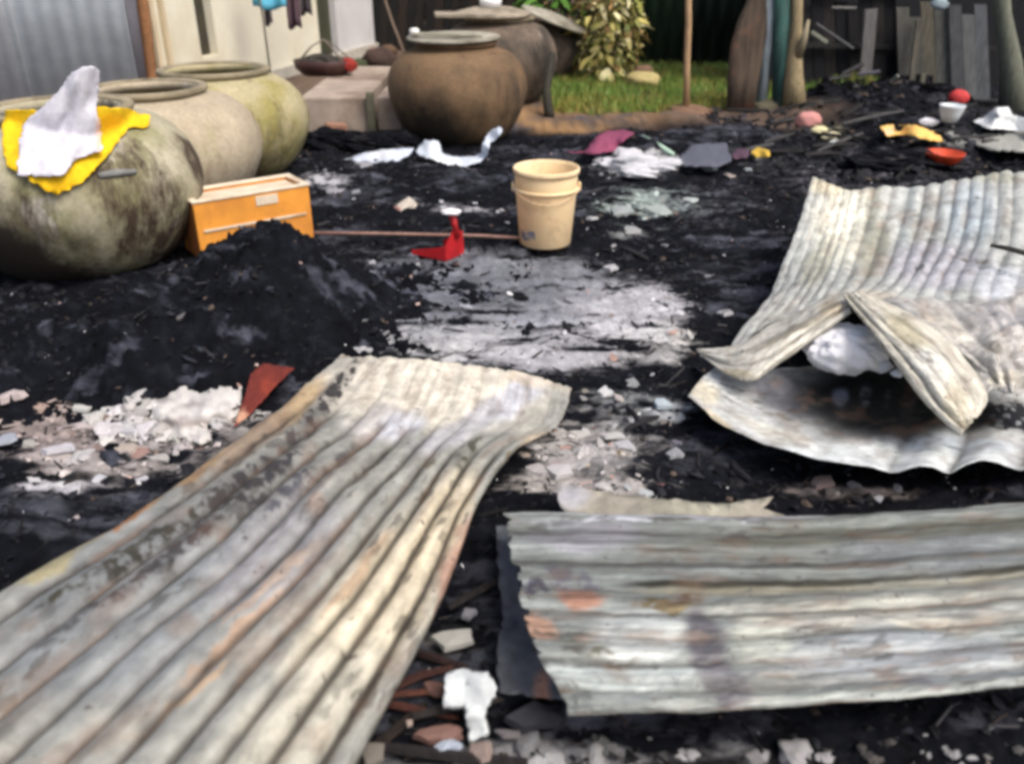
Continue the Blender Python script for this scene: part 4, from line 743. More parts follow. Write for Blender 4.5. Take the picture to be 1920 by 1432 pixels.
# white plaster mound: stuff of larger lumps
rs_ = random.Random(5)
G2 = 'white plaster lumps heaped beside the long sheet'
hp_ = patch('plaster_heap', [(196, 742), (232, 722), (300, 718), (360, 708), (400, 716), (452, 722), (448, 770), (420, 805), (380, 832), (320, 812), (262, 800), (240, 772)],
            creased([(196, 742, -.01), (300, 714, .0), (400, 712, .0), (450, 724, .01), (420, 806, -.01), (300, 812, -.015), (320, 765, .03), (400, 755, .04), (260, 755, .012)], .024, 20, 301), 6, M['cloth'], cf((198, 196, 192), [(330, 795, 80, 14, 0, (150, 142, 138)), (280, 745, 40, 10, 0, (120, 116, 112)), (360, 760, 30, 8, 0, (150, 146, 142)), (420, 790, 30, 12, 0, (140, 134, 130))], 302, 14), thick=.01)
tag(hp_, 'crumbly heap of white plaster left of the top of the long sheet', 'plaster heap')
for k in range(44):
    px = rs_.gauss(325, 80); py = max(742, 782 + rs_.gauss(0, 26)) - (px - 345) * .12
    if px > 440: px = 440 - rs_.random() * 30
    v = rs_.randint(188, 232); frag(px, py, rs_.uniform(16, 46), rs_.uniform(.4, .75), (v, v - rs_.randint(0, 6), v - rs_.randint(0, 12)), autolabel(px, py, 30, (v, v, v), 'plaster lump'), G2, 'plaster_lump', 'plaster lump', True)
G3 = 'white chips right of the long sheet'
for k, (px, py, w, c) in enumerate([(1138, 738, 34, (220, 224, 222)), (1186, 722, 40, (150, 156, 156)), (1160, 752, 26, (200, 190, 180)), (1190, 770, 26, (216, 222, 222)), (1212, 766, 24, (200, 210, 214)), (1240, 758, 44, (190, 212, 222)), (1274, 780, 26, (206, 216, 214)), (1292, 764, 22, (180, 196, 196)), (1094, 733, 26, (150, 148, 130)),
        (1092, 752, 18, (168, 168, 164)), (1248, 795, 30, (140, 128, 120)), (1270, 828, 24, (120, 120, 138)), (1268, 862, 38, (160, 164, 170)), (1276, 898, 24, (150, 158, 162)), (1238, 908, 28, (150, 92, 86)), (1208, 925, 34, (196, 206, 208)), (1150, 822, 46, (214, 214, 206)), (1088, 812, 50, (206, 204, 198)), (1100, 846, 44, (190, 186, 184)),
        (1062, 840, 30, (196, 150, 132)), (1096, 872, 22, (206, 196, 176)), (1040, 862, 50, (190, 168, 166)), (1050, 884, 60, (206, 204, 204)), (1140, 915, 50, (216, 214, 208)), (1100, 906, 34, (206, 176, 166)), (1178, 916, 26, (196, 204, 206)), (1175, 838, 50, (190, 192, 196)), (1010, 882, 50, (186, 182, 182)), (985, 850, 30, (200, 180, 160)), (1164, 850, 30, (180, 160, 130))]):
    frag(px, py, w, random.uniform(.35, .6), c, None, G3, 'white_chip', 'chip')['label'] = autolabel(px, py, w, c, 'chip')
G4 = 'chips on the black ground around the bucket'
for px, py, w, c in [(768, 386, 44, (228, 214, 190)), (750, 392, 24, (224, 150, 130)), (828, 375, 12, (220, 220, 225)), (832, 388, 14, (220, 222, 226)), (890, 378, 16, (225, 225, 230)), (936, 398, 22, (226, 226, 228)), (952, 412, 12, (190, 190, 196)), (1112, 408, 26, (200, 204, 204)), (1165, 400, 50, (170, 184, 182)), (1182, 434, 44, (176, 182, 180)),
        (1235, 400, 56, (172, 190, 182)), (1210, 388, 50, (160, 178, 172)), (1292, 377, 30, (196, 214, 208)), (666, 358, 26, (150, 156, 170)), (640, 345, 20, (190, 192, 200)), (600, 335, 44, (196, 198, 206)), (625, 345, 30, (170, 172, 184)), (765, 495, 12, (214, 216, 216)), (785, 502, 10, (214, 216, 216)), (700, 498, 16, (180, 184, 196)), (1150, 462, 16, (190, 192, 196)),
        (1146, 506, 30, (196, 200, 204)), (1242, 500, 14, (226, 230, 236)), (1330, 520, 18, (150, 156, 160)), (1360, 590, 34, (190, 190, 192)), (602, 655, 70, (214, 218, 228)), (1330, 320, 34, (176, 196, 190)), (1370, 330, 24, (196, 176, 160)), (1405, 318, 22, (150, 164, 168)), (680, 322, 40, (160, 162, 172)), (1250, 460, 22, (130, 134, 140)),
        (1225, 700, 20, (190, 192, 198)), (1540, 905, 60, (206, 170, 156)), (1565, 925, 30, (214, 206, 184)), (1650, 935, 30, (200, 206, 216)), (1600, 910, 30, (150, 150, 156)), (1680, 915, 26, (170, 172, 180)), (1860, 905, 20, (140, 140, 136))]:
    frag(px, py, w, random.uniform(.35, .6), c, autolabel(px, py, w, c, 'chip'), G4, 'pale_chip', 'chip')
frag(75, 592, 26, .5, (90, 226, 170), 'tiny bright green scrap on the shaded ground below the near mossy jar', None, 'green_scrap', 'scrap', dz=.01)
# foreground debris between and under the sheets
G5 = 'broken pieces between the two front sheets'
for px, py, w, r, c, lab, rot in [(852, 1198, 96, .38, (190, 190, 178), 'flat pale piece just right of the long sheet edge', .1), (882, 1148, 36, .5, (140, 142, 150), 'small grey piece above the flat pale piece', .6), (815, 1290, 46, .55, (132, 80, 62), 'terracotta shard left of the white block', -.2),
        (825, 1378, 96, .28, (150, 98, 80), 'long terracotta shard near the bottom edge', .12), (845, 1398, 62, .35, (180, 198, 220), 'light blue shard next to the long terracotta shard', .1), (768, 1352, 16, 1.3, (200, 170, 150), 'tiny upright tan piece by the bottom edge', 0), (905, 1410, 60, .6, (168, 140, 124), 'tan shard below the white block', -.8),
        (700, 1410, 56, .8, (140, 130, 114), 'grey tan lump under the end of the long sheet', 0), (955, 1375, 60, .3, (120, 112, 114), 'dull grey piece right of the white block foot', 0), (1005, 1300, 20, 1.6, (176, 128, 104), 'narrow rust coloured strip under the ragged sheet end', 0), (1010, 1345, 120, .35, (48, 50, 62), 'black flat plate under the ragged sheet end', .1)]:
    frag(px, py, w, r, c, lab, G5, 'shard', 'shard', rot=rot, lift=.02)
M['whiteblock'] = m_plain('white_foam', lin((220, 226, 224)), .7, .15, 20)
wb = empty('foam_block', P(890, 1330, 0).tolist(), 'white bent foam piece standing between the two front sheets', 'foam block')
for pl, nm in (([(836, 1262), (868, 1252), (905, 1262), (915, 1300), (868, 1318), (832, 1322)], 'upper_flap'), ([(873, 1262), (915, 1258), (932, 1290), (912, 1325), (906, 1380), (880, 1384), (872, 1320)], 'leg')):
    o = patch(nm, pl, creased([(836, 1262, .08), (905, 1262, .09), (880, 1384, .015), (870, 1318, .06)], .004, 20, 71), 8, M['cloth'], cf((196, 202, 202), (), 72, 4), wb, thick=.014)
G6 = 'white lumps along the bottom edge'
for px, py, w, c in [(1010, 1400, 70, (150, 160, 178)), (1060, 1428, 110, (196, 204, 200)), (1175, 1410, 60, (146, 150, 160)), (1252, 1425, 40, (205, 200, 214)), (1300, 1418, 44, (214, 214, 224)), (1345, 1418, 36, (190, 204, 212)), (1440, 1425, 56, (214, 206, 220)), (1525, 1424, 84, (222, 216, 228)), (1755, 1408, 50, (176, 196, 212)), (1800, 1420, 44, (200, 206, 222)), (1710, 1425, 26, (214, 204, 178)), (1860, 1425, 26, (200, 196, 180)), (1630, 1425, 44, (140, 100, 84)), (1640, 1405, 50, (96, 76, 66)), (1560, 1400, 40, (90, 88, 78)), (1900, 1400, 36, (100, 96, 92)), (1400, 1400, 40, (104, 104, 84)), (1100, 1400, 60, (130, 140, 134))]:
    av = sum(c) / 3; c = tuple(int(v * .2 + av * .75) for v in c)
    for j in range(3 if w > 40 else 2):
        qx = px + random.uniform(-.5, .5) * w; qy = py + random.uniform(-12, 10); ww = w * random.uniform(.35, .7); kk = random.uniform(.7, 1.05); c2 = tuple(max(20, min(232, int(v * kk))) for v in c)
        frag(qx, qy, ww, random.uniform(.4, .75), c2, autolabel(qx, qy, ww, c2, 'lump'), G6, 'pale_lump', 'lump', random.random() < .6)
# charred sticks
G7 = 'charred sticks in the debris'
rs_ = random.Random(11)
def stick(px, py, L, ang, r, col, label, grp=G7, lift=.0, tilt=.05):
    q = onG(px, py) + [0, 0, lift]; d = np.array([math.cos(ang), math.sin(ang), rs_.uniform(-tilt, tilt)]) * L / 2; mid = np.array([rs_.uniform(-.01, .01), rs_.uniform(-.01, .01), rs_.uniform(0, .012)])
    V, F = tube([q - d, q - d * .4 + mid * .6, q + d * .3 + mid, q + d], [r * .7, r, r * .95, r * .6], 6); o = meshobj('charred_stick', V, F, M['charwood'], smooth=False, cols=ccol(V, lin(col))); return tag(o, label, 'stick', grp)
for px, py, L, a, r, c in [(760, 1300, .22, .5, .01, (60, 34, 28)), (745, 1335, .26, -.25, .009, (70, 40, 32)), (800, 1240, .2, -.4, .01, (40, 26, 24)), (730, 1390, .2, .9, .012, (34, 28, 24)), (860, 1340, .18, .2, .011, (44, 40, 38)), (780, 1325, .3, .12, .007, (84, 50, 38)), (840, 1425, .3, -.1, .012, (34, 30, 30)), (900, 1120, .18, .7, .01, (40, 36, 36))]:
    stick(px, py, L, a, r, c, autolabel(px, py, L * 150, c, 'charred stick'), 'charred sticks between the front sheets', .02)
for k in range(34):
    px = rs_.uniform(560, 1480); py = rs_.choice([rs_.uniform(270, 480), rs_.uniform(720, 900)])
    if 960 < px < 1090 and py < 480: px += 140
    g_ = rs_.randint(26, 60); stick(px, py, rs_.uniform(.06, .24), rs_.uniform(0, 3.14), rs_.uniform(.004, .011), (g_, g_, g_ + 4), autolabel(px, py, rs_.random() * 50, (g_, g_, g_), 'charred stick'))
for k in range(26):
    px = rs_.uniform(1400, 1915); py = rs_.uniform(185, 300); g_ = rs_.randint(24, 80); stick(px, py, rs_.uniform(.15, .6), rs_.uniform(-.6, .9), rs_.uniform(.01, .022), (g_, g_, g_), autolabel(px, py, rs_.random() * 50, (g_, g_, g_), 'burnt batten'), 'charred sticks before the plank wall', .02, .2)
# red scrap tucked behind the long sheet
scrap('red_scrap', [(455, 752), (470, 700), (492, 680), (520, 684), (552, 690), (528, 712), (500, 742), (470, 775), (438, 800), (448, 770)], [(455, 752, .03), (492, 680, .045), (552, 690, .05), (470, 775, .03)], (108, 44, 36), 'rust red scrap tucked behind the left edge of the long sheet', 'scrap', [(505, 720, 14, 26, 30, (138, 58, 42)), (450, 780, 20, 16, 0, (206, 160, 130))], amp=.006, seed=33, step=7, thick=.004)

# ------------------------------------------------------------ background left: grey fence, house, washing, platform
def vpanel(name, x0, y0, x1, y1, z0, z1, m, parent, amp=0., nrib=0, col=None, thick=.004, n=60):
    t = np.linspace(0, 1, n if nrib else 2); d = np.array([x1 - x0, y1 - y0]); L = np.linalg.norm(d); nn = np.array([d[1], -d[0]]) / L
    V = []; w = amp * np.sin(t * nrib * 2 * math.pi) if nrib else t * 0
    for z in (z0, z1):
        for tt, a in zip(t, w): V.append((x0 + d[0] * tt + nn[0] * a, y0 + d[1] * tt + nn[1] * a, z))
    k = len(t); F = [[i, i + 1, k + i + 1, k + i] for i in range(k - 1)]
    V = np.array(V); o = meshobj(name, V, F, m, parent, cols=ccol(V, col) if col is not None else None); return solid(o, thick, 0)
fe = empty('metal_fence', (-4.2, 7.4, 0), 'grey corrugated metal wall at the upper left behind the jars', 'fence')
M['fence'] = m_attr('grey_sheet', .55, 0, .82, 1.1, 6, .1)
xr = at(224, 7.6, .9); xs = np.linspace(-6.6, xr, 5)
for k in range(4):
    c = [(212, 220, 218), (206, 216, 214), (214, 220, 226), (208, 218, 224)][k]
    o = vpanel('sheet_panel', xs[k] - .03, 7.0 + (xs[k] + 6.6) * .18 - .006 * (k % 2), xs[k + 1] + .03, 7.0 + (xs[k + 1] + 6.6) * .18 - .006 * (k % 2), 0, 2.6, M['fence'], fe, .0028, 7, lin(c), .002, 80)
V, F = tube([(at(230, 7.62, .3), 7.66, -.1), (at(230, 7.62, .6) - .01, 7.66, .7), (at(228, 7.62, .9) - .03, 7.66, 2.6)], .035, 10); meshobj('post', V, F, M['charwood'], fe, cols=ccol(V, lin((70, 60, 48))))
gb = vpanel('grey_board', at(238, 7.75, .5), 7.78, at(276, 7.8, .5), 7.84, 0, 2.6, M['fence'], None, 0, 0, lin((214, 216, 228)), .02); tag(gb, 'plain upright grey board between the metal wall and the brown post', 'board')
V, F = tube([(at(288, 7.7, .1), 7.72, -.1), (at(284, 7.7, .3), 7.72, .3), (at(262, 7.7, 1.0), 7.72, 1.0), (at(262, 7.7, 1.0) - .25, 7.72, 2.6)], [.05, .045, .05, .06], 10); tag(meshobj('wood_post', V, F, M['objwood']), 'orange brown slanting wooden post at the corner of the cream house', 'post').color = (*lin((150, 104, 66)), 1)
# house wall line
A0 = np.array([at(290, 8.0, .5), 8.0]); B0 = np.array([at(698, 12.6, .1), 12.6])
def s_of(px, z=.4):
    lo, hi = -.3, 1.5
    for _ in range(40):
        mid = (lo + hi) / 2; q = A0 + (B0 - A0) * mid; x = 960 + FPX * q[0] / dep(q[1], z)
        if x < px: lo = mid
        else: hi = mid
    return lo
dirw = (B0 - A0) / np.linalg.norm(B0 - A0); nw = np.array([dirw[1], -dirw[0]]); Lw = np.linalg.norm(B0 - A0)
def wbox(name, p0, p1, z0, z1, t, off, m, parent, bv=.004, smooth=False):
    s0, s1 = s_of(p0), s_of(p1); a = A0 + (B0 - A0) * s0; b = A0 + (B0 - A0) * s1; c = (a + b) / 2 + nw * off
    V, F = box((c[0], c[1], (z0 + z1) / 2), (np.linalg.norm(b - a), t, z1 - z0), math.atan2(dirw[1], dirw[0])); o = meshobj(name, V, F, m, parent, smooth); bev(o, bv); return o
hs = empty('house', (A0[0] - .5, A0[1] + 1.5, 0), 'cream plastered house with a narrow dark window and a dark doorway', 'house')
M['cream'] = m_plain('cream_plaster', lin((226, 222, 202)), .85, .1, 2.2, dirt=lin((206, 198, 172)))
M['whitewall'] = m_plain('white_plaster', lin((206, 206, 206)), .8, .1, 3)
M['darkopen'] = m_plain('dark_interior', lin((58, 54, 40)), .8, .4, 6)
M['tanwood'] = m_plain('tan_post', lin((208, 192, 160)), .8, .2, 8, stretch=(4, 4, .5))
wbox('wall', 296, 378, 0, 2.8, .12, -.06, M['cream'], hs); wbox('wall', 409, 598, 0, 2.8, .12, -.06, M['cream'], hs)
wbox('wall', 378.4, 408.6, 0, .36, .12, -.06, M['cream'], hs); wbox('wall', 378.4, 408.6, 2.2, 2.8, .12, -.06, M['cream'], hs); wbox('wall', 632, 700, 0, 2.8, .12, -.06, M['whitewall'], hs)['label'] = 'bluish white wall right of the doorway'
w = wbox('window', 378.6, 408.4, .362, 2.198, .03, -.10, M['darkopen'], hs); wbox('frame', 379.5, 383, .37, 2.19, .03, -.07, M['objwood'], w).color = (*lin((92, 84, 60)), 1)
for k, zb in enumerate((.6, .9, 1.2)): wbox('shutter_slat', 384, 405, zb, zb + .05, .02, -.075, M['objwood'], w).color = (*lin((84, 76, 56)), 1)
d_ = wbox('door', 598.4, 631.6, .02, 2.1, .03, -.10, m_plain('dark_green_door', lin((62, 64, 44)), .7, .3, 6), hs); wbox('handle', 626, 627.5, .8, .86, .03, -.07, M['tanwood'], d_)
wbox('wall', 598.4, 631.6, 2.1, 2.8, .12, -.06, M['cream'], hs)
for p in (292, 312): wbox('corner_post', p, p + 7, 0, 2.8, .04, .022, M['tanwood'], hs)
wbox('plinth', 300, 700, -.05, .10, .05, .03, m_plain('plinth', lin((186, 182, 170)), .85, .2, 6), hs)
# washing line
ll = empty('washing_line', PY(520, 0, 9.2).tolist(), 'thin washing line running along the cream house', 'washing line')
LZ = 1.25
lp = PY(508, 140, 9.0); V, F = tube([(lp[0], 9.0, -.02), (lp[0] - .01, 9.0, .7), (lp[0] - .05, 9.0, 1.6)], .011, 8); meshobj('prop_pole', V, F, M['charwood'], ll, cols=ccol(V, lin((120, 116, 104))))
V, F = lump((lp[0], 9.0, .02), (.06, .06, .04), 2, 2, .2); meshobj('pole_foot', V, F, M['charwood'], ll, cols=ccol(V, lin((90, 88, 70))))
V, F = tube([(-3.4, 8.6, LZ), (lp[0], 9.0, LZ - .02), (-2.2, 9.8, LZ - .02), (-1.7, 11, LZ)], .004, 5); meshobj('line', V, F, M['charwood'], ll, cols=ccol(V, lin((60, 60, 60))))
def hang(name, px0, px1, pyb, Y, col, label, seed):
    x0, x1 = at(px0, Y, 1.), at(px1, Y, 1.); zb = PY((px0 + px1) / 2, pyb, Y)[2]; nu, nv = 14, 10; V = []
    for j in range(nv):
        for i in range(nu):
            t = i / (nu - 1); s = j / (nv - 1); V.append((x0 + (x1 - x0) * t, Y + .03 * math.sin(t * 11 + seed) * (.3 + s) + .02 * math.sin(s * 5), LZ - .02 + (zb - LZ + .02 + .02 * math.sin(t * 7 + seed)) * s))
    V = np.array(V); F = [[j * nu + i, j * nu + i + 1, (j + 1) * nu + i + 1, (j + 1) * nu + i] for j in range(nv - 1) for i in range(nu - 1)]
    o = meshobj(name, V, F, M['cloth'], cols=ccol(V, lin(col))); solid(o, .004); tag(o, label, 'washing', 'washing on the line')
hang('hanging_cloth', 468, 534, 16, 9.05, (100, 186, 216), 'light blue cloth hanging by the cream house', 1)
hang('hanging_cloth', 488, 502, 46, 9.2, (112, 102, 106), 'short grey rag hanging below the light blue cloth', 2)
hang('hanging_cloth', 532, 556, 52, 9.4, (84, 66, 74), 'long dark purple cloth hanging right of the blue one', 3)
hang('hanging_cloth', 560, 579, 26, 9.7, (66, 60, 66), 'small black cloth, rightmost on the line', 4)
# concrete platform in front of the house
M['concrete'] = m_plain('worn_concrete', lin((168, 154, 140)), .9, .3, 5, dirt=lin((116, 98, 84)))
pf = empty('concrete_platform', (at(645, 7.6, .1), 7.6, 0), 'low worn concrete platform left of the brown jar', 'platform')
x0, x1 = at(560, 7.0, .25), at(686, 7.0, .25)
V, F = box(((x0 + x1) / 2, 7.95, .12), (x1 - x0, 1.9, .27)); bev(meshobj('slab', V, F, M['concrete'], pf, False), .012)
x0, x1 = at(704, 7.0, .25), at(750, 7.0, .25); V, F = box(((x0 + x1) / 2, 7.95, .12), (x1 - x0, 1.8, .26)); bev(meshobj('slab', V, F, M['concrete'], pf, False), .012)
V, F = box((at(696, 6.98, .15), 6.97, .12), (.06, .06, .36)); tag(bev(meshobj('post', V, F, m_plain('mossy_post', lin((104, 102, 84)), .9, .3, 14), smooth=False), .006), 'short mossy square post in front of the platform', 'post')
V, F = box((at(628, 6.85, .05), 6.88, .03), (.16, .12, .10), .3, .1); tag(bev(meshobj('brick', V, F, m_plain('old_brick', lin((150, 112, 92)), .9, .25, 20), smooth=False), .006), 'brown brick leaning at the foot of the platform', 'brick')
for k, (px, py, r) in enumerate([(615, 272, (.3, .16, .10)), (700, 276, (.26, .14, .09)), (745, 276, (.2, .14, .10))]):
    V, F = lump(P(px, py, 0), r, 130 + k, 5, .5, 3.5); cc = np.tile(np.array(lin((120, 116, 116))), (len(V), 1)); tag(meshobj('char_mound', V, F, M['ground'], smooth=False, cols=np.concatenate([cc, np.full((len(V), 1), .1)], 1)), ['black char mound at the foot of the brick and platform', 'black char mound against the mossy square post', 'black char mound at the left foot of the brown jar'][k], 'char mound', 'mounds of charred debris')
# basin with sticks on the platform
bq = np.array([at(608, 8.3, .3), 8.3, .258]); bs = empty('basin', bq.tolist(), 'dark red brown basin with bent sticks over it, on the platform', 'basin')
V, F = lathe([(.001, .0), (.2, .0), (.27, .06), (.28, .12), (.27, .13), (.24, .07), (.001, .03)], bq, 36, .04, 3, .8); meshobj('basin_body', V, F, m_plain('dark_lacquer', lin((66, 40, 36)), .5, .4, 8), bs)
V, F = lump(bq + [0, 0, .11], (.21, .17, .07), 9, 3, .45, 3); meshobj('scrap_filling', V, F, M['charwood'], bs, smooth=False, cols=ccol(V, lin((60, 56, 50))))
for a in (.4, 2.6, 3.8, 5.6):
    V, F = tube([bq + [.26 * math.cos(a), .2 * math.sin(a), .12], bq + [.12 * math.cos(a), .1 * math.sin(a), .24], bq + [.02, 0, .3]], .007, 6); meshobj('bent_stick', V, F, M['charwood'], bs, cols=ccol(V, lin((128, 118, 104))))
V, F = lump(bq + [.25, -.08, .09], (.07, .05, .06), 19, 3, .4, 3); tag(meshobj('red_rag', V, F, M['cloth'], cols=ccol(V, lin((150, 50, 42)))), 'dull red rag on the right rim of the dark basin', 'rag')

# ------------------------------------------------------------ background centre
def planks(name, pxs, Y, z1, cols_, parent, m, th=.025, j=.02):
    rs = random.Random(len(pxs) + int(Y * 10))
    for k in range(len(pxs) - 1):
        x0 = at(pxs[k], Y, .5); x1 = at(pxs[k + 1], Y, .5); zt = z1 + rs.uniform(-j, j) * 4; c = cols_[k % len(cols_)]
        V, F = box(((x0 + x1) / 2, Y + rs.uniform(-j, j), zt / 2 - .05), (x1 - x0 - .006, th, zt + .1), rs.uniform(-.03, .03), rs.uniform(-.008, .008)); V[:, 0] -= (V[:, 2] - .1) * V[:, 0] * .065; meshobj(name, V, F, m, parent, False, cols=ccol(V, lin(c)))
ds = empty('dark_shed', (at(800, 12.5), 12.5, 0), 'dark timber shed wall with painted shade behind the big jars', 'shed')
planks('plank', np.arange(640, 1010, 17), 12.8, 2.6, [(36, 32, 28), (26, 26, 24), (44, 36, 30), (22, 24, 22)], ds, M['charwood'])  # shade of the shed opening painted into near-black planks
V, F = tube([PY(758, 100, 10.5), PY(735, 40, 10.9), PY(712, -30, 11.3)], .015, 7); tag(meshobj('leaning_pole', V, F, M['charwood'], cols=ccol(V, lin((120, 104, 90)))), 'thin pale pole leaning beside the white house wall', 'pole')
for k, (px, py, r, c, lab, nm) in enumerate([(702, 92, .07, (150, 54, 44), 'small red bundle on the ground by the white wall end', 'red_bundle'), (728, 92, .1, (96, 76, 60), 'brown sack beyond the platform', 'brown_sack'), (672, 118, .09, (66, 72, 50), 'dark green weed clump by the doorway', 'weed_clump'), (742, 66, .09, (120, 96, 84), 'tan cloth bundle near the leaning pole', 'cloth_bundle'), (712, 112, .16, (70, 56, 50), 'dark brown low bundle behind the platform', 'brown_bundle')]):
    V, F = lump(P(px, py + 12, 0) + [0, 0, r * .5], (r * 1.2, r, r * .8), 80 + k, 3, .35, 3); tag(meshobj(nm, V, F, M['cloth'], cols=ccol(V, lin(c))), lab, nm.replace('_', ' '))
# dark green net fence behind the grass
nf = empty('net_fence', (at(1300, 11), 11.0, 0), 'dark green netting fence at the back of the grass', 'fence')
M['net'] = m_attr('green_net', .8, 0, .55, 1.2, 7, .4, stretch=(3, 3, .8))
xs = [at(p, 11, .5) for p in (1080, 1190, 1290, 1395, 1500, 1620)]
for k in range(5):
    V_ = vpanel('net_panel', xs[k], 11.0 + .04 * (k % 2), xs[k + 1], 11.0 + .04 * ((k + 1) % 2), -.02, 2.4, M['net'], nf, .012, 4, lin([(30, 44, 36), (34, 56, 40), (22, 40, 34), (24, 44, 36), (26, 36, 30)][k]), .004, 40)
for k in range(6): V, F = tube([(xs[k], 10.96, -.05), (xs[k], 10.96, 2.5)], .025, 7); meshobj('post', V, F, M['charwood'], nf, cols=ccol(V, lin((60, 62, 56))))
# stake pole in dirt
V, F = tube([PY(1287, 200, 7.75), PY(1288, 120, 7.8), PY(1291, 40, 7.8), PY(1289, -160, 7.8)], [.03, .028, .027, .025], 8); tag(meshobj('wooden_stake', V, F, m_plain('bamboo', lin((176, 146, 110)), .7, .25, 20, stretch=(2, 2, 1))), 'tall light brown stake standing in the dirt at the edge of the grass', 'stake')
lumpobj('soil_clod', P(1290, 212, 0), (.22, .16, .07), 93, (118, 92, 74), 'brown clod of soil around the foot of the stake', 'soil', amp=.4, sub=4)
c = P(1205, 160, 0) ; lumpobj('pale_stone', c + [0, 0, .05], (.19, .12, .09), 94, (172, 158, 108), 'pale yellowish stone on the grass beside the spotted shrub', 'stone', amp=.3)
lumpobj('brown_stone', c + [.02, .16, .12], (.10, .07, .06), 95, (112, 88, 70), 'brown stone just behind the pale yellowish one', 'stone', amp=.3)
# grass
rs = np.random.RandomState(3); n = 26000
gp = np.stack([rs.uniform(.3, 3.4, n), rs.uniform(7.3, 11.0, n)], 1); w_ = fbm(gp[:, 0] * 2.2, gp[:, 1] * 2.2, 5); k = (gp[:, 1] > 7.35 + .75 * (1 - w_) + .3 * np.clip(gp[:, 0] - 1.2, 0, 3)) & (rs.rand(n) < .25 + 1.2 * w_); gp = gp[k]; n = len(gp)
a = rs.uniform(0, 6.28, n); hgt = rs.uniform(.03, .11, n); ln = rs.normal(0, .03, (n, 2)); z = gh(gp[:, 0], gp[:, 1]); wd = .007
b0 = np.stack([gp[:, 0] - wd * np.cos(a), gp[:, 1] - wd * np.sin(a), z], 1); b1 = np.stack([gp[:, 0] + wd * np.cos(a), gp[:, 1] + wd * np.sin(a), z], 1); t0 = np.stack([gp[:, 0] + ln[:, 0], gp[:, 1] + ln[:, 1], z + hgt], 1)
V = np.stack([b0, b1, t0], 1).reshape(-1, 3); F = np.arange(3 * n).reshape(-1, 3); gc = np.array(lin((118, 150, 68))) * rs.uniform(.45, 1.3, (n, 1)); yl = rs.rand(n) < .1 + .5 * sstep(.5, .65, fbm(gp[:, 0] * 3, gp[:, 1] * 3, 88)); gc[yl] = np.array(lin((150, 140, 70)))
far = sstep(9, 10.5, gp[:, 1])[:, None]; gc = gc * (1 - .35 * far)
tag(meshobj('grass', V, F, M['leaf'], smooth=False, cols=np.repeat(gc, 3, 0)), 'short green grass patch beyond the dirt strip', 'grass', kind='stuff')
# shrub leaves
def leafmesh(name, col, L=.13, wd=.035, curl=.03):
    V = []; F = []
    for i in range(5):
        t = i / 4; w = wd * math.sin(math.pi * min(.98, .08 + t * .9)) ; z = -curl * t * t * 2
        V += [(-w, L * t, z + .006), (0, L * t, z), (w, L * t, z + .006)]
    for i in range(4):
        F += [[i * 3, i * 3 + 1, i * 3 + 4, i * 3 + 3], [i * 3 + 1, i * 3 + 2, i * 3 + 5, i * 3 + 4]]
    me = bpy.data.meshes.new(name); me.from_pydata(V, [], F); me.materials.append(M['frag']); me.polygons.foreach_set('use_smooth', [True] * len(me.polygons)); return me
def shrub(name, c, rx, ry, z0, z1, n, cols_, label, cat, L, wd, seed, stems=5, droop=.7):
    rs = random.Random(seed); t = empty(name, (c[0], c[1], 0), label, cat); me = leafmesh('leaf', None, L, wd)
    for k in range(stems):
        a = rs.uniform(0, 6.28); V, F = tube([(c[0] + .03 * math.cos(a), c[1] + .03 * math.sin(a), -.03), (c[0] + rx * .3 * math.cos(a), c[1] + ry * .3 * math.sin(a), z1 * .4), (c[0] + rx * .55 * math.cos(a), c[1] + ry * .55 * math.sin(a), z1 * .85)], [.015, .011, .006], 6)
        meshobj('stem', V, F, M['charwood'], t, cols=ccol(V, lin((96, 84, 56))))
    nr = np.random.RandomState(seed); m_ = n * 5; a = nr.uniform(0, 6.28, m_); r = np.sqrt(nr.rand(m_)); z = nr.uniform(z0, z1, m_); sh = .7 + .5 * np.sin(math.pi * np.minimum(1, (z - z0) / (z1 - z0) + .1))
    ctr = np.stack([c[0] + rx * 1.05 * r * sh * np.cos(a), c[1] + ry * 1.05 * r * sh * np.sin(a), z], 1); u = nr.normal(0, 1, (m_, 3)); u /= np.linalg.norm(u, axis=1)[:, None]; w_ = np.cross(u, nr.normal(0, 1, (m_, 3))); w_ /= np.linalg.norm(w_, axis=1)[:, None]; q_ = nr.uniform(.012, .034, m_)[:, None]
    fc = np.array([lin(cols_[i]) for i in nr.randint(0, len(cols_), m_)]) * nr.uniform(.6, 1.2, (m_, 1))
    tag(meshobj('fine_foliage', np.stack([ctr - u * q_, ctr - w_ * q_ * .45, ctr + u * q_, ctr + w_ * q_ * .45], 1).reshape(-1, 3), np.arange(4 * m_).reshape(-1, 4), M['leaf'], t, smooth=False, cols=np.repeat(fc, 4, 0)), kind='stuff')
    for k in range(n):
        a = rs.uniform(0, 6.28); r = math.sqrt(rs.random()); zz_ = rs.uniform(z0, z1); sh = .65 + .5 * math.sin(math.pi * min(1, (zz_ - z0) / (z1 - z0) + .1)); o = bpy.data.objects.new('leaf', me)
        o.location = (rx * r * sh * math.cos(a), ry * r * sh * math.sin(a), zz_); o.rotation_euler = (rs.uniform(-1.3, .5) * droop, rs.uniform(-.7, .7), a - math.pi / 2 + rs.uniform(-.6, .6)); s = rs.uniform(.45, 1.25); o.scale = (s * rs.uniform(.6, 1.3), s, s)
        cc = rs.choice(cols_); v = rs.uniform(.75, 1.2); o.color = (*[x * v for x in lin(cc)], 1); link(o, t)
    return t
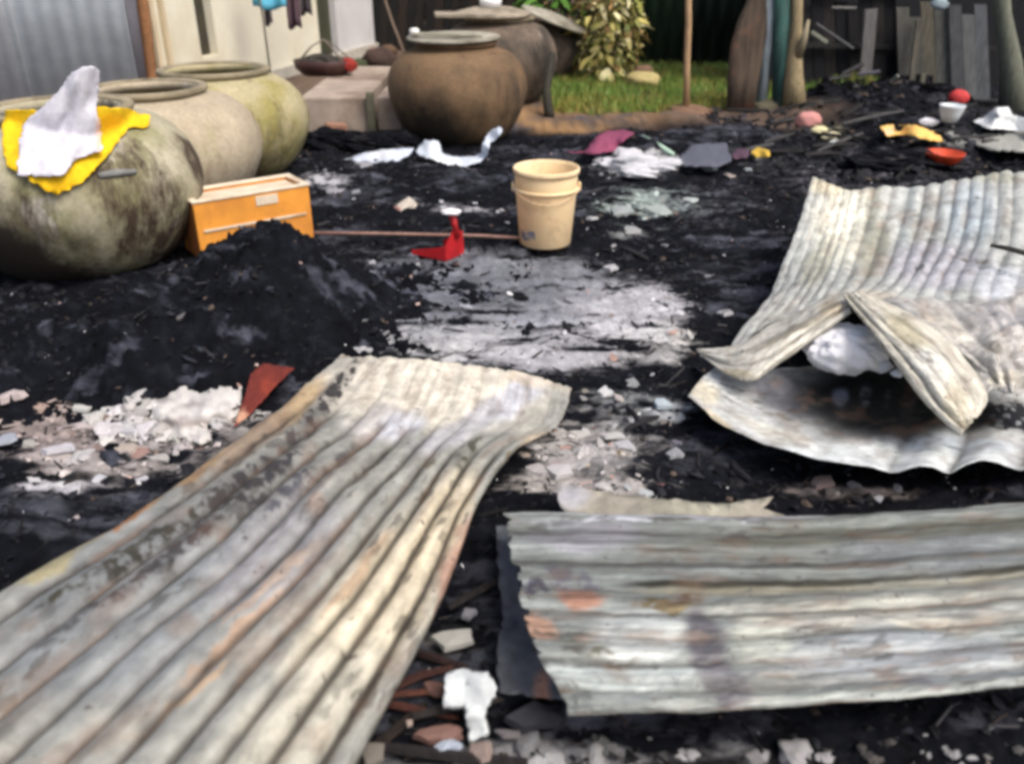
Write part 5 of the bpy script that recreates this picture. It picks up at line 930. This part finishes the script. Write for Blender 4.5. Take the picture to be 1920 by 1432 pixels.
shrub('spotted_shrub', (at(1140, 9.9), 9.9), .33, .28, .06, 1.12, 295, [(222, 212, 140), (200, 188, 108), (150, 152, 74), (106, 116, 54), (168, 136, 84), (236, 228, 176)], 'yellow and green spotted shrub standing in the grass', 'shrub', .15, .034, 3, 7)
shrub('green_plant', (at(1045, 11.0), 11.2), .5, .3, .45, 1.5, 90, [(96, 150, 50), (120, 172, 62), (70, 120, 40)], 'bright green leafy plant behind the tilted jar lid', 'plant', .26, .05, 5, 4)
# hedge behind everything; upper part out of view, added to block sky light
rs = np.random.RandomState(8); n = 26000
hp = np.stack([rs.uniform(-4, 9, n), rs.uniform(13.2, 15.2, n), rs.rand(n) ** .8 * 4.2], 1); hp[:, 1] += .8 * (fbm(hp[:, 0] * 1.5, hp[:, 2] * 1.5, 3) - .5)
u = rs.normal(0, 1, (n, 3)); u /= np.linalg.norm(u, axis=1)[:, None]; v = np.cross(u, rs.normal(0, 1, (n, 3))); v /= np.linalg.norm(v, axis=1)[:, None]; s = rs.uniform(.06, .16, n)[:, None]
V = np.stack([hp - u * s, hp - v * s * .5, hp + u * s, hp + v * s * .5], 1).reshape(-1, 3); F = np.arange(4 * n).reshape(-1, 4); hc = np.array(lin((48, 66, 36))) * rs.uniform(.4, 1.4, (n, 1))
tag(meshobj('hedge', V, F, M['leaf'], smooth=False, cols=np.repeat(hc, 4, 0)), 'dark green mass of leaves behind the yard, with added unseen upper part', 'hedge', kind='stuff')

# leaning slab, posts, driftwood trunk
def ribbon(name, pts, widths, th, mat, cols_, parent=None, n=16):
    """closed upright slab: centre points and half widths (world x), thickness along y"""
    V = []; F = []; pts = [np.array(p, float) for p in pts]
    for p, w in zip(pts, widths):
        for a, b in ((-w, -th * .3), (-w * .7, -th), (w * .7, -th), (w, -th * .3), (w, th * .3), (w * .7, th), (-w * .7, th), (-w, th * .3)): V.append(p + [a, b, 0])
    k = 8
    for i in range(len(pts) - 1):
        for j in range(k): F.append([i * k + j, i * k + (j + 1) % k, (i + 1) * k + (j + 1) % k, (i + 1) * k + j])
    F += [list(range(k))[::-1], [(len(pts) - 1) * k + j for j in range(k)]]
    V = np.array(V); V[:, 0] += .03 * (fbm(V[:, 2] * 9, V[:, 0] * 3, 5) - .5); return meshobj(name, V, F, mat, parent, cols=ccol(V, cols_))
o = ribbon('leaning_slab', [PY(1388, 212, 7.9), PY(1392, 150, 7.93), PY(1400, 90, 7.96), PY(1412, 40, 8.0), PY(1425, -5, 8.03), PY(1432, -40, 8.05)], [.12, .135, .15, .14, .10, .04], .03, m_plain('brown_slab', lin((80, 68, 56)), .9, .6, 4, stretch=(5, 5, .6), dirt=lin((128, 84, 66))), (1, 1, 1))
tag(o, 'rounded brown wooden slab leaning against the pale blue post', 'wooden slab')
V, F = tube([PY(1436, 120, 8.0), PY(1440, 60, 8.02), PY(1445, -60, 8.05)], .055, 10); V2 = V.copy(); V[:10, 2] = 0.0
tag(meshobj('blue_post', V, F, m_plain('pale_blue_paint', lin((150, 164, 170)), .8, .45, 6, stretch=(3, 3, .7), dirt=lin((96, 100, 96)))), 'pale blue weathered post behind the leaning brown slab', 'post')
V, F = tube([PY(1462, 198, 7.95), PY(1464, 120, 7.95), PY(1468, -60, 7.98)], [.075, .07, .07], 12); tag(meshobj('teal_post', V, F, m_plain('teal_paint', lin((46, 84, 78)), .85, .6, 5, dirt=lin((104, 128, 118)), stretch=(3, 3, .6))), 'thick teal green post between the blue post and the driftwood', 'post')
tr = empty('dead_tree', PY(1492, 200, 7.9).tolist(), 'forked dead tree trunk with peeling tan bark', 'tree')
V, F = tube([PY(1490, 205, 7.85), PY(1488, 150, 7.87), PY(1490, 90, 7.9), PY(1494, 40, 7.92), PY(1496, -80, 7.95)], [.11, .085, .06, .05, .045], 12); meshobj('trunk', V, F, M['charwood'], tr, cols=ccol(V, lin((150, 136, 104))))
V, F = tube([PY(1496, 105, 7.86), PY(1508, 70, 7.8), PY(1516, 38, 7.78)], [.045, .03, .012], 8); meshobj('limb', V, F, M['charwood'], tr, cols=ccol(V, lin((168, 158, 130))))
lumpobj('stone', P(1440, 206, 0) + [0, 0, .02], (.16, .1, .07), 97, (98, 94, 76), 'mossy stone at the foot of the teal post', 'stone', amp=.3)
# charred plank wall at the right
bw = empty('burnt_wall', (at(1720, 8.7), 8.7, 0), 'charred plank wall at the upper right', 'wall')
planks('plank', list(np.arange(1515, 1700, 23)) + [1700], 8.75, .86, [(34, 34, 36), (28, 28, 32), (48, 46, 44), (24, 26, 30)], bw, M['charwood'])
planks('plank', list(np.arange(1700, 1900, 25)), 8.6, .80, [(98, 98, 92), (92, 92, 86), (104, 100, 88), (96, 98, 94), (86, 88, 92), (106, 110, 110), (100, 104, 108), (92, 94, 96)], bw, M['charwood'])
for z, c, h in ((.92, (30, 28, 30), .05), (.45, (40, 40, 40), .04)):
    V, F = box((at(1720, 8.68, z), 8.69, z), (2.3, .05, h), 0, .02); meshobj('rail', V, F, M['charwood'], bw, False, cols=ccol(V, lin(c)))
V, F = box((at(1800, 9.4), 9.5, 1.3), (4.4, .05, 2.7)); o = meshobj('back_panel', V, F, M['charwood'], bw, False, cols=ccol(V, lin((26, 28, 32))))
V, F = box((at(1633, 8.5, .5), 8.55, .42), (.11, .03, .75), 0, -.1); meshobj('plank', V, F, M['charwood'], bw, False, cols=ccol(V, lin((112, 112, 110))))['label'] = 'upright ash grey plank nailed over the charred ones'
V, F = box((at(1722, 8.45, .5), 8.48, .40), (.05, .03, .62), 0, -.09); meshobj('plank', V, F, M['charwood'], bw, False, cols=ccol(V, lin((120, 116, 104))))['label'] = 'narrow grey upright plank'
V, F = box((at(1725, 8.45, .15), 8.4, .12), (.04, .03, .26), 0, -.09); meshobj('plank', V, F, M['charwood'], bw, False, cols=ccol(V, lin((126, 124, 108))))
V, F = tube([PY(1900, 215, 8.0), PY(1896, 120, 8.05), PY(1880, 30, 8.1), PY(1876, -80, 8.1)], [.13, .09, .07, .06], 10); tag(meshobj('tree_trunk', V, F, M['charwood'], cols=ccol(V, lin((112, 116, 102)))), 'grey green tree trunk flaring at the base, at the right edge', 'tree')
G8 = 'burnt battens leaning at the plank wall'
for a, b, r, c, lab in [((1530, 45), (1600, 92), .014, (90, 92, 92), 'grey batten slanting down to the right beside the dead tree'), ((1520, 62), (1550, 82), .03, (112, 116, 104), 'short pale batten beside the dead tree fork'), ((1560, 15), (1606, 16), .014, (120, 120, 116), 'short level pale batten high on the plank wall'), ((1580, 140), (1620, 120), .02, (84, 84, 84), 'low grey batten across the foot of the plank wall'), ((1555, 150), (1600, 142), .02, (70, 72, 70), 'low dark batten left of the grey one'), ((1670, 155), (1684, 142), .016, (130, 136, 126), 'tiny pale splinter on the black debris'), ((1608, 140), (1650, 135), .018, (96, 94, 104), 'mauve grey batten below the ash grey plank'), ((1645, 190), (1668, 198), .018, (110, 112, 112), 'small grey splinter in the middle of the black debris'), ((1576, 195), (1622, 200), .016, (70, 72, 84), 'flat bluish batten on the black debris')]:
    V, F = tube([PY(*a, 8.3), PY(*b, 8.25)], r, 6); tag(meshobj('batten', V, F, M['charwood'], smooth=False, cols=ccol(V, lin(c))), lab, 'batten', G8)
c = PY(1762, 8, 8.4); lumpobj('pale_rag', c, (.08, .04, .05), 99, (150, 166, 174), 'pale blue rag hung on top of the plank wall', 'rag', amp=.3)
for px, py, r, k in ((1590, 175, (.5, .3, .2), 1), (1700, 165, (.45, .3, .2), 2), (1640, 205, (.5, .25, .12), 3), (1690, 290, (.35, .2, .09), 4)):
    V, F = lump(P(px, py + 20, 0), r, 110 + k, 5, .45, 3.5); cc = np.tile(np.array(lin((175, 170, 172))), (len(V), 1)); o = meshobj('char_mound', V, F, M['ground'], smooth=False, cols=np.concatenate([cc, np.full((len(V), 1), .1)], 1))
    tag(o, ['black char mound nearest the dead tree', 'black char mound at the foot of the pale planks', 'low wide black mound in front of the two taller ones', 'small black mound under the yellow cloth'][k - 1], 'char mound', 'mounds of charred debris')
